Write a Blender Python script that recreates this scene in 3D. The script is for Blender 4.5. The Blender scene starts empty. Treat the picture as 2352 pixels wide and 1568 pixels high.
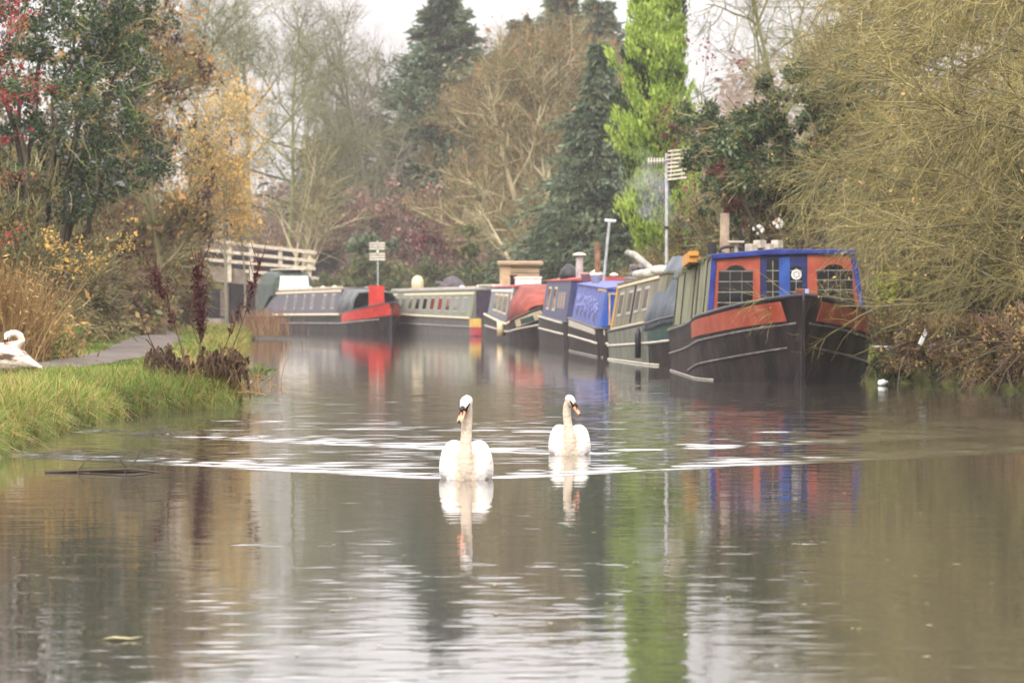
import bpy, math, random
import numpy as np
from mathutils import Vector, Matrix

# ------------------------------------------------------------------ camera, sky, sun, exposure
SC = bpy.context.scene
COL = SC.collection
F, CX, HY, CAMZ = 10453.0, 1176.0, 692.0, 1.25      # focal length in photo pixels, centre column, horizon row, lens height


def W(px, py, d):
    """A photo position at distance d (metres along the canal) as a world point."""
    return ((px - CX) / F * d, d, CAMZ + (HY - py) / F * d)


def wx(px, d):
    return (px - CX) / F * d


cam = bpy.data.cameras.new('camera')
cam_o = bpy.data.objects.new('camera', cam)
COL.objects.link(cam_o)
cam_o.location = (0, 0, CAMZ)
cam_o.rotation_euler = (math.radians(90), 0, 0)
cam.sensor_width = 36.0
cam.lens = F / 2352.0 * 36.0
cam.shift_y = -(784.0 - HY) / 2352.0
cam.clip_start = 0.5
cam.clip_end = 2500
cam.dof.use_dof = True
cam.dof.focus_distance = 37.0
cam.dof.aperture_fstop = 7.5
SC.camera = cam_o

world = bpy.data.worlds.new('World')
SC.world = world
world.use_nodes = True
wn, wl = world.node_tree.nodes, world.node_tree.links
wn.clear()
SUN_EL, SUN_ROT = math.radians(38), math.radians(200)
sky = wn.new('ShaderNodeTexSky')
sky.sky_type = 'NISHITA'
sky.sun_disc = False
sky.sun_elevation = SUN_EL
sky.sun_rotation = SUN_ROT
tc = wn.new('ShaderNodeTexCoord')
sep = wn.new('ShaderNodeSeparateXYZ')
wl.new(tc.outputs['Generated'], sep.inputs[0])
# unbroken cloud layer: dimmer and warmer at the horizon, brighter overhead
mp = wn.new('ShaderNodeMapping')
mp.inputs['Scale'].default_value = (3, 3, 9)
nz = wn.new('ShaderNodeTexNoise')
nz.inputs['Scale'].default_value = 2.2
nz.inputs['Detail'].default_value = 4
wl.new(tc.outputs['Generated'], mp.inputs[0])
wl.new(mp.outputs[0], nz.inputs[0])
ma = wn.new('ShaderNodeMath'); ma.operation = 'MULTIPLY_ADD'
wl.new(nz.outputs[0], ma.inputs[0]); ma.inputs[1].default_value = 0.10
wl.new(sep.outputs[2], ma.inputs[2])
ramp = wn.new('ShaderNodeValToRGB')
cr = ramp.color_ramp
cr.elements[0].position = 0.06; cr.elements[0].color = (0.258, 0.243, 0.243, 1)
cr.elements[1].position = 1.0; cr.elements[1].color = (1.32, 1.235, 1.21, 1)
e = cr.elements.new(0.115); e.color = (0.286, 0.268, 0.268, 1)
e = cr.elements.new(0.14); e.color = (0.50, 0.468, 0.462, 1)
e = cr.elements.new(0.2); e.color = (0.80, 0.755, 0.745, 1)
e = cr.elements.new(0.35); e.color = (1.02, 0.95, 0.935, 1)
wl.new(ma.outputs[0], ramp.inputs[0])
sc10 = wn.new('ShaderNodeVectorMath'); sc10.operation = 'SCALE'
sc10.inputs['Scale'].default_value = 9.5
wl.new(ramp.outputs[0], sc10.inputs[0])
mx = wn.new('ShaderNodeMixRGB')
mx.inputs[0].default_value = 0.93
wl.new(sky.outputs[0], mx.inputs[1])
wl.new(sc10.outputs[0], mx.inputs[2])
bg = wn.new('ShaderNodeBackground')
bg.inputs[1].default_value = 0.1
wl.new(mx.outputs[0], bg.inputs[0])
wo = wn.new('ShaderNodeOutputWorld')
wl.new(bg.outputs[0], wo.inputs[0])

sun = bpy.data.lights.new('sun', 'SUN')
sun.energy = 1.0
sun.angle = math.radians(25)
sun.color = (1.0, 0.95, 0.88)
sun_o = bpy.data.objects.new('sun', sun)
COL.objects.link(sun_o)
_sd = Vector((math.sin(SUN_ROT) * math.cos(SUN_EL), math.cos(SUN_ROT) * math.cos(SUN_EL), math.sin(SUN_EL)))
sun_o.rotation_euler = _sd.to_track_quat('Z', 'Y').to_euler()
sun_o.location = (0, 0, 30)

SC.view_settings.view_transform = 'Standard'
SC.view_settings.look = 'None'
SC.view_settings.exposure = 1.68
SC.view_settings.gamma = 1.0
SC.render.engine = 'CYCLES'
cy = SC.cycles
cy.max_bounces = 6
cy.diffuse_bounces = 3
cy.glossy_bounces = 3
cy.transmission_bounces = 3
cy.transparent_max_bounces = 6
cy.volume_bounces = 0
cy.caustics_reflective = False
cy.caustics_refractive = False
cy.use_denoising = True
cy.use_adaptive_sampling = True
cy.adaptive_threshold = 0.02


# ------------------------------------------------------------------ materials
def lin(h):
    h = h.lstrip('#')
    v = [int(h[i:i + 2], 16) / 255.0 for i in (0, 2, 4)]
    return tuple(c / 12.92 if c <= 0.04045 else ((c + 0.055) / 1.055) ** 2.4 for c in v) + (1.0,)


_M = {}


def paint(name, c1, c2=None, rough=0.55, scale=4.0, stretch=(1, 1, 1), bump=0.15, spec=0.4, lo=0.4, hi=0.65, fine=30.0):
    """Painted / weathered surface: two tones of the same stuff in uneven patches, plus a fine bump."""
    if name in _M:
        return _M[name]
    m = bpy.data.materials.new(name)
    m.use_nodes = True
    n, l = m.node_tree.nodes, m.node_tree.links
    b = n['Principled BSDF']
    t = n.new('ShaderNodeTexCoord')
    mp = n.new('ShaderNodeMapping'); mp.inputs['Scale'].default_value = stretch
    l.new(t.outputs['Object'], mp.inputs[0])
    nz = n.new('ShaderNodeTexNoise'); nz.inputs['Scale'].default_value = scale
    nz.inputs['Detail'].default_value = 6; nz.inputs['Roughness'].default_value = 0.62
    l.new(mp.outputs[0], nz.inputs[0])
    r = n.new('ShaderNodeValToRGB')
    r.color_ramp.elements[0].position = lo; r.color_ramp.elements[0].color = lin(c1)
    r.color_ramp.elements[1].position = hi; r.color_ramp.elements[1].color = lin(c2 or c1)
    l.new(nz.outputs[0], r.inputs[0])
    l.new(r.outputs[0], b.inputs['Base Color'])
    b.inputs['Roughness'].default_value = rough
    b.inputs['Specular IOR Level'].default_value = spec
    if bump:
        n2 = n.new('ShaderNodeTexNoise'); n2.inputs['Scale'].default_value = fine; n2.inputs['Detail'].default_value = 4
        l.new(mp.outputs[0], n2.inputs[0])
        bp = n.new('ShaderNodeBump'); bp.inputs['Strength'].default_value = bump; bp.inputs['Distance'].default_value = 0.02
        l.new(n2.outputs[0], bp.inputs['Height'])
        l.new(bp.outputs[0], b.inputs['Normal'])
    _M[name] = m
    return m


def leafmat(name, cols, trans=0.3, patch=0.6, rough=0.6, pscale=0.5):
    """Leaves, twigs, blades: every island takes its own tone from the list; large uneven patches lean to one end of it."""
    if name in _M:
        return _M[name]
    m = bpy.data.materials.new(name)
    m.use_nodes = True
    n, l = m.node_tree.nodes, m.node_tree.links
    n.clear()
    out = n.new('ShaderNodeOutputMaterial')
    g = n.new('ShaderNodeNewGeometry')
    t = n.new('ShaderNodeTexCoord')
    nz = n.new('ShaderNodeTexNoise'); nz.inputs['Scale'].default_value = pscale; nz.inputs['Detail'].default_value = 3
    l.new(t.outputs['Object'], nz.inputs[0])
    st = n.new('ShaderNodeMapRange')
    st.inputs[1].default_value = 0.3; st.inputs[2].default_value = 0.7
    l.new(nz.outputs[0], st.inputs[0])
    mix = n.new('ShaderNodeMix')
    mix.inputs[0].default_value = patch
    l.new(g.outputs['Random Per Island'], mix.inputs[2])
    l.new(st.outputs[0], mix.inputs[3])
    r = n.new('ShaderNodeValToRGB')
    ce = r.color_ramp.elements
    k = len(cols)
    ce[0].position = 0.08; ce[0].color = lin(cols[0])
    ce[1].position = 0.92; ce[1].color = lin(cols[-1])
    for i in range(1, k - 1):
        e = ce.new(0.08 + 0.84 * i / (k - 1)); e.color = lin(cols[i])
    l.new(mix.outputs[0], r.inputs[0])
    d = n.new('ShaderNodeBsdfPrincipled')
    d.inputs['Roughness'].default_value = rough
    d.inputs['Specular IOR Level'].default_value = 0.25
    l.new(r.outputs[0], d.inputs['Base Color'])
    if trans > 0:
        tr = n.new('ShaderNodeBsdfTranslucent')
        l.new(r.outputs[0], tr.inputs[0])
        ms = n.new('ShaderNodeMixShader'); ms.inputs[0].default_value = trans
        l.new(d.outputs[0], ms.inputs[1]); l.new(tr.outputs[0], ms.inputs[2])
        l.new(ms.outputs[0], out.inputs[0])
    else:
        l.new(d.outputs[0], out.inputs[0])
    _M[name] = m
    return m


# ------------------------------------------------------------------ objects and meshes
def tag(o, label=None, cat=None, group=None, kind=None):
    if label: o['label'] = label
    if cat: o['category'] = cat
    if group: o['group'] = group
    if kind: o['kind'] = kind
    return o


def thing(name, label, cat, loc=(0, 0, 0), rotz=0.0, group=None):
    o = bpy.data.objects.new(name, None)
    COL.objects.link(o)
    o.location = loc
    o.rotation_euler = (0, 0, rotz)
    return tag(o, label, cat, group)


def np_mesh(name, V, polys, mats, smooth=False, midx=None):
    """polys: list of integer arrays (n,3) or (n,4)."""
    me = bpy.data.meshes.new(name)
    V = np.asarray(V, dtype=np.float32).reshape(-1, 3)
    polys = [np.asarray(p, dtype=np.int32) for p in polys if len(p)]
    li = np.concatenate([p.ravel() for p in polys])
    tot = np.concatenate([np.full(len(p), p.shape[1], dtype=np.int32) for p in polys])
    start = np.concatenate([[0], np.cumsum(tot)[:-1]]).astype(np.int32)
    me.vertices.add(len(V)); me.vertices.foreach_set('co', V.ravel())
    me.loops.add(len(li)); me.loops.foreach_set('vertex_index', li)
    me.polygons.add(len(tot)); me.polygons.foreach_set('loop_start', start)
    if midx is not None:
        me.polygons.foreach_set('material_index', np.asarray(midx, dtype=np.int32))
    if smooth:
        me.polygons.foreach_set('use_smooth', np.ones(len(tot), dtype=bool))
    me.update(calc_edges=True)
    for m in (mats if isinstance(mats, (list, tuple)) else [mats]):
        me.materials.append(m)
    return me


def link(name, me, parent=None, loc=(0, 0, 0)):
    o = bpy.data.objects.new(name, me)
    COL.objects.link(o)
    o.location = loc
    if parent is not None:
        o.parent = parent
    return o


class MB:
    """Collects shapes into one mesh."""

    def __init__(s):
        s.v, s.f = [], []

    def add(s, vs, fs):
        k = len(s.v)
        s.v += [tuple(p) for p in vs]
        s.f += [tuple(i + k for i in f) for f in fs]
        return s

    def box(s, c, size, rz=0.0, rx=0.0, ry=0.0):
        hx, hy, hz = [a / 2 for a in size]
        R = Matrix.Rotation(rz, 3, 'Z') @ Matrix.Rotation(ry, 3, 'Y') @ Matrix.Rotation(rx, 3, 'X')
        vs = [R @ Vector((x * hx, y * hy, z * hz)) + Vector(c) for x in (-1, 1) for y in (-1, 1) for z in (-1, 1)]
        return s.add(vs, [(0, 1, 3, 2), (4, 6, 7, 5), (0, 4, 5, 1), (2, 3, 7, 6), (0, 2, 6, 4), (1, 5, 7, 3)])

    def hexa(s, p):
        """8 points: four of one face in order, four of the opposite face in the same order."""
        return s.add(p, [(3, 2, 1, 0), (4, 5, 6, 7), (0, 1, 5, 4), (1, 2, 6, 5), (2, 3, 7, 6), (3, 0, 4, 7)])

    def tube(s, pts, r, n=8, cap=True):
        pts = [Vector(p) for p in pts]
        rs = r if isinstance(r, (list, tuple)) else [r] * len(pts)
        rings = []
        up = None
        for i, p in enumerate(pts):
            t = (pts[min(i + 1, len(pts) - 1)] - pts[max(i - 1, 0)]).normalized()
            if up is None:
                up = Vector((0, 0, 1)) if abs(t.z) < 0.9 else Vector((1, 0, 0))
            a = t.cross(up).normalized()
            b = a.cross(t).normalized()
            up = b
            rings.append([p + (a * math.cos(2 * math.pi * k / n) + b * math.sin(2 * math.pi * k / n)) * rs[i] for k in range(n)])
        return s.loft(rings, cap)

    def loft(s, rings, cap=True):
        n = len(rings[0])
        vs = [q for r in rings for q in r]
        fs = []
        for i in range(len(rings) - 1):
            for k in range(n):
                a, b = i * n + k, i * n + (k + 1) % n
                fs.append((a, b, b + n, a + n))
        if cap:
            fs.append(tuple(range(n - 1, -1, -1)))
            fs.append(tuple((len(rings) - 1) * n + k for k in range(n)))
        return s.add(vs, fs)

    def lathe(s, prof, c=(0, 0, 0), n=12):
        rings = [[Vector(c) + Vector((r * math.cos(2 * math.pi * k / n), r * math.sin(2 * math.pi * k / n), z)) for k in range(n)] for r, z in prof]
        return s.loft(rings, True)

    def prism(s, outline, y0, y1):
        """Outline of (x, z) points extruded between two y planes."""
        n = len(outline)
        vs = [(x, y0, z) for x, z in outline] + [(x, y1, z) for x, z in outline]
        fs = [tuple(range(n)), tuple(range(2 * n - 1, n - 1, -1))]
        for k in range(n):
            fs.append((k, k + n, (k + 1) % n + n, (k + 1) % n))
        return s.add(vs, fs)

    def grid(s, P):
        """P[i][j] points as a sheet."""
        m, n = len(P), len(P[0])
        vs = [q for r in P for q in r]
        fs = [(i * n + j, i * n + j + 1, (i + 1) * n + j + 1, (i + 1) * n + j) for i in range(m - 1) for j in range(n - 1)]
        return s.add(vs, fs)

    def build(s, name, mat, parent=None, smooth=False, bevel=0.0, solid=0.0):
        me = bpy.data.meshes.new(name)
        me.from_pydata(s.v, [], s.f)
        import bmesh
        bm = bmesh.new(); bm.from_mesh(me)
        bmesh.ops.recalc_face_normals(bm, faces=bm.faces)
        bm.to_mesh(me); bm.free()
        me.materials.append(mat)
        if smooth:
            for p in me.polygons: p.use_smooth = True
        o = link(name, me, parent)
        if solid:
            md = o.modifiers.new('solid', 'SOLIDIFY'); md.thickness = solid; md.offset = 0
        if bevel:
            md = o.modifiers.new('bevel', 'BEVEL'); md.width = bevel; md.segments = 2; md.limit_method = 'ANGLE'
        return o


def copy_thing(root, loc, rotz=0.0, scale=1.0, label=None, group=None):
    r = root.copy(); COL.objects.link(r)
    r.location = loc; r.rotation_euler = (0, 0, rotz)
    r.scale = (scale, scale, scale) if not isinstance(scale, tuple) else scale
    if label: r['label'] = label
    if group: r['group'] = group
    for ch in list(root.children):
        c = ch.copy(); COL.objects.link(c); c.parent = r
        for g in list(ch.children):
            d = g.copy(); COL.objects.link(d); d.parent = c
    return r

# ------------------------------------------------------------------ ground, path, water
XL = np.array([(-30, -4.8), (30, -4.35), (37.6, -4.25), (44.6, -4.3), (49, -4.15), (51.7, -3.75), (53.8, -3.2), (56, -3.3), (60, -3.75), (80, -4.75), (120, -7.0), (155, -8.9),
               (180, -13.0), (200, -16.5), (225, -18.8), (260, -22)])
XR = np.array([(-30, 7.0), (50, 7.8), (62, 7.3), (68, 6.5), (84, 6.1), (90, 5.25), (100, 4.45), (118, 3.8), (138, 3.2), (150, 2.2), (162, 1.3), (186, -2.3), (200, -7.2),
               (215, -11), (225, -12.5), (260, -16)])


def xl(y): return np.interp(y, XL[:, 0], XL[:, 1])
def xr(y): return np.interp(y, XR[:, 0], XR[:, 1])


rng0 = np.random.default_rng(7)


def fourier(x, y, n, lmin, lmax, seed, ang=None):
    r = np.random.default_rng(seed)
    z = np.zeros_like(x)
    for i in range(n):
        lam = lmin * (lmax / lmin) ** r.random()
        a = r.random() * 2 * math.pi if ang is None else ang + r.normal() * 0.5
        k = 2 * math.pi / lam
        z += lam / 6.283 * np.sin(k * (x * math.cos(a) + y * math.sin(a)) + r.random() * 6.283)
    return z / math.sqrt(n)


def ground_z(off, y):
    """Height above the water for a distance off back from the bank edge."""
    return np.interp(off, [-1.2, -0.05, 0.05, 0.25, 0.7, 2.0, 6.0, 30, 400], [-1.0, -0.35, 0.10, 0.24, 0.30, 0.36, 0.5, 0.9, 1.5])


ys = np.concatenate([np.arange(-20, 30, 2.0), np.arange(30, 62, 0.25), np.arange(62, 130, 0.8), np.arange(130, 262, 2.0), [275, 300, 350, 450, 600]])
offs = np.array([-1.2, -0.5, -0.05, 0.03, 0.08, 0.25, 0.45, 0.7, 1.0, 1.4, 2.0, 3.0, 4.5, 6.0, 9, 14, 22, 40, 90, 200, 400])
jit = 0.16 * fourier(ys, ys * 0, 14, 0.9, 4, 3) * np.clip((62 - ys) / 6, 0.5, 1)
V = []
for i, y in enumerate(ys):
    l, r = xl(y) + jit[i] * 1.2, xr(y) + jit[-i] * 0.8
    closed = y > 262
    row = []
    for o in offs[::-1]:
        z = 1.0 if closed else float(ground_z(o, y))
        row.append((l - o, y, z))
    for o in offs:
        z = 1.0 if closed else float(ground_z(o, y))
        row.append((r + o, y, z))
    V.append(row)
V = np.array(V)
V[:, :, 2] += np.where(V[:, :, 2] > 0.2, 0.05 * fourier(V[:, :, 0], V[:, :, 1], 14, 0.7, 5, 5), 0)
nr, nc = V.shape[:2]
idx = np.arange(nr * nc).reshape(nr, nc)
Q = np.stack([idx[:-1, :-1], idx[:-1, 1:], idx[1:, 1:], idx[1:, :-1]], -1).reshape(-1, 4)
m_ground = paint('earth_and_turf', '#3b3322', '#5a6332', rough=0.95, scale=0.9, bump=0.6, spec=0.1, lo=0.38, hi=0.55, fine=9)
tag(link('ground', np_mesh('ground', V.reshape(-1, 3), [Q], m_ground, True)), kind='structure')

# gravel towpath on the left bank
PATH = np.array([(44, -7.6, .55), (50, -6.9, .55), (54, -6.35, .42), (58, -6.15, .40), (63, -6.12, .40), (68, -6.2, .42), (73, -6.35, .48), (80, -6.65, .52), (90, -7.3, .55), (100, -7.9, .6), (113, -8.75, .55), (130, -10.2, .55), (150, -12.2, .55)])
py_ = np.arange(44, 150, 0.5)
pc, pw = np.interp(py_, PATH[:, 0], PATH[:, 1]), np.interp(py_, PATH[:, 0], PATH[:, 2])
wob = 0.10 * fourier(py_, py_ * 0, 10, 1, 5, 9)
PV = []
for i, y in enumerate(py_):
    for u in np.linspace(-1, 1, 9):
        x = pc[i] + wob[i] + u * pw[i]
        gz = float(ground_z(xl(y) - x, y))
        PV.append((x, y, gz + 0.075 - 0.05 * u * u))
PV = np.array(PV)
ii = np.arange(len(PV)).reshape(len(py_), 9)
PQ = np.stack([ii[:-1, :-1], ii[:-1, 1:], ii[1:, 1:], ii[1:, :-1]], -1).reshape(-1, 4)
m_path = paint('path_gravel', '#4c4641', '#6b635c', rough=0.95, scale=3.5, bump=0.5, spec=0.15, fine=40)
tag(link('path', np_mesh('path', PV, [PQ], m_path, True)), kind='structure')

# water: a real surface of ripples, the two swans' wakes and rain rings
SW1 = (wx(1071, 32.2), 32.2)
SW2 = (wx(1308, 37.3), 37.3)
rows = [10.0]
while rows[-1] < 78:
    rows.append(rows[-1] + 0.028 + 0.0009 * (rows[-1] - 10))
while rows[-1] < 262:
    rows.append(rows[-1] * 1.012)
rows = np.array(rows)
cols = np.concatenate([np.arange(-26, -9.5, 0.5), np.arange(-9.5, 10.5, 0.042), np.arange(10.5, 13, 0.5)])
X, Y = np.meshgrid(cols, rows)
S = 0.0005 * fourier(X, Y, 46, 0.4, 2.6, 21) + 0.0007 * fourier(X, Y * 1.0, 36, 0.5, 3.0, 24, ang=1.57) + 0.0017 * fourier(X * 0.16, Y, 46, 0.25, 1.8, 25, ang=1.57)
modn = fourier(X, Y, 10, 4, 14, 31)
S *= np.clip(0.62 + 0.24 * modn, 0.15, 1.4) * np.clip(0.55 + (Y - 14) / 40, 0.5, 1)


def wake(cx, cy, amp, lim, half):
    """Feathered V wave train trailing behind a swimming bird that heads for the viewer; also how far inside the V each point lies."""
    u, v = X - cx, Y - cy
    Z = np.zeros_like(X)
    tn = math.tan(math.radians(half))
    for sgn in (-1, 1):
        a = math.radians(half)
        d_along = v * math.cos(a) + sgn * u * math.sin(a)
        d_perp = sgn * u * math.cos(a) - v * math.sin(a)          # 0 on the arm, negative inside the V
        b = math.radians(56)                                      # crests stand oblique to the arm
        ph = 2 * math.pi / 0.5 * (sgn * u * math.cos(b) - v * math.sin(b)) + 0.9 * fourier(X, Y, 8, 1.5, 6, 60 + sgn)
        al = np.maximum(d_along, 0)
        env = np.exp(-np.maximum(d_perp, 0) ** 2 / (2 * (0.05 + 0.012 * al) ** 2)) * np.exp(-np.minimum(d_perp, 0) ** 2 / (2 * (0.25 + 0.10 * al) ** 2))
        env *= np.clip(d_along / 0.5, 0, 1) * np.exp(-al / lim)
        Z += env * np.sin(ph)
    depth = v * tn - np.abs(u)
    band = np.exp(-((depth - 0.5) / (0.6 + 0.13 * np.maximum(v, 0))) ** 2)
    inside = np.clip(depth / 0.25, 0, 1) * (0.75 + 0.45 * band) * np.exp(-np.maximum(v, 0) / lim)
    return amp * Z, inside


w1, in1 = wake(SW1[0], SW1[1] - 0.3, 0.0074, 26, 37)
w2, in2 = wake(SW2[0], SW2[1] - 0.25, 0.0068, 26, 36)
chop = fourier(X * 0.45, Y, 60, 0.2, 0.6, 77, ang=1.57) + 0.45 * fourier(X, Y, 34, 0.2, 0.5, 78)
S += w1 + w2 + 0.036 * chop * np.clip(in1 + in2, 0, 1.2) * np.clip(0.85 + 0.5 * fourier(X * 0.5, Y, 10, 1.2, 4, 91), 0.15, 1.8)
# rain rings
r = np.random.default_rng(12)
for k in range(900):
    sy = 735 + (1568 - 735) * r.random() ** 0.9
    d = F * CAMZ / (sy - HY)
    if d > 62: continue
    x0 = (r.random() * 2352 - CX) / F * d
    R0 = r.uniform(0.0, 0.06) * (1 + (d - 15) * 0.03)
    lam = 0.12
    j0, j1 = np.searchsorted(rows, [d - 0.5, d + 0.5])
    c0, c1 = np.searchsorted(cols, [x0 - 0.5, x0 + 0.5])
    rr = np.hypot(X[j0:j1, c0:c1] - x0, Y[j0:j1, c0:c1] - d)
    S[j0:j1, c0:c1] += r.uniform(0.0006, 0.0018) * np.cos(2 * math.pi * (rr - R0) / lam) * np.exp(-((rr - R0) / 0.05) ** 2)
fade = np.clip((90 - Y) / 25, 0, 1)
S *= fade
WV = np.stack([X, Y, S], -1).reshape(-1, 3)
idx = np.arange(X.size).reshape(X.shape)
Q = np.stack([idx[:-1, :-1], idx[:-1, 1:], idx[1:, 1:], idx[1:, :-1]], -1).reshape(-1, 4)
m_water = bpy.data.materials.new('canal_water')
m_water.use_nodes = True
n, l = m_water.node_tree.nodes, m_water.node_tree.links
b = n['Principled BSDF']
b.inputs['Base Color'].default_value = lin('#393733')
b.inputs['Roughness'].default_value = 0.03
b.inputs['IOR'].default_value = 1.333
b.inputs['Specular IOR Level'].default_value = 0.5
t = n.new('ShaderNodeTexCoord')
nz = n.new('ShaderNodeTexNoise'); nz.inputs['Scale'].default_value = 2.6; nz.inputs['Detail'].default_value = 4
l.new(t.outputs['Object'], nz.inputs[0])
bp = n.new('ShaderNodeBump'); bp.inputs['Strength'].default_value = 1.0; bp.inputs['Distance'].default_value = 0.0022
l.new(nz.outputs[0], bp.inputs['Height']); l.new(bp.outputs[0], b.inputs['Normal'])
tag(link('water', np_mesh('water', WV, [Q], m_water, True)), kind='structure')

# ------------------------------------------------------------------ narrowboats
M_STEEL = paint('weathered_black_hull', '#0b090c', '#463c3b', rough=0.5, lo=0.42, hi=0.78, scale=2.2, stretch=(1, 0.6, 0.35), bump=0.3, spec=0.15)
M_GUN = paint('black_gunwale', '#17161b', '#2b2a2f', rough=0.5, scale=6)
M_SCUFF = paint('scuffed_strake', '#5d5955', '#8f8a84', rough=0.6, scale=5)
M_PALE = paint('pale_band', '#a9a297', '#c9c0b0', rough=0.6, scale=7)
M_CREAM = paint('cream_paint', '#b9a883', '#d8caa8', rough=0.5, scale=5)
M_YEL = paint('yellow_coachline', '#b98f3d', '#d3ab58', rough=0.5, scale=5)
M_GLASS = paint('dark_window_glass', '#0e0f12', '#1a1c20', rough=0.08, scale=1, bump=0, spec=0.6)
M_LEAD = paint('window_lead', '#6f7070', '#9a9a98', rough=0.5, scale=9)
M_WHITE = paint('white_paint', '#c9c6c0', '#e6e3dc', rough=0.5, scale=6)
M_DECK = paint('deck_boards', '#3a3430', '#57504a', rough=0.8, scale=5)
M_DARK = paint('dark_interior', '#0c0b0d', '#171518', rough=0.9, scale=2, bump=0)  # near-black for the shade in openings, also the dark cratch board
M_BRASS = paint('porthole_brass', '#8d7a49', '#b39d66', rough=0.35, scale=5)
M_GALV = paint('galvanised_metal', '#8e8f90', '#b4b4b2', rough=0.4, scale=8)


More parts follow.
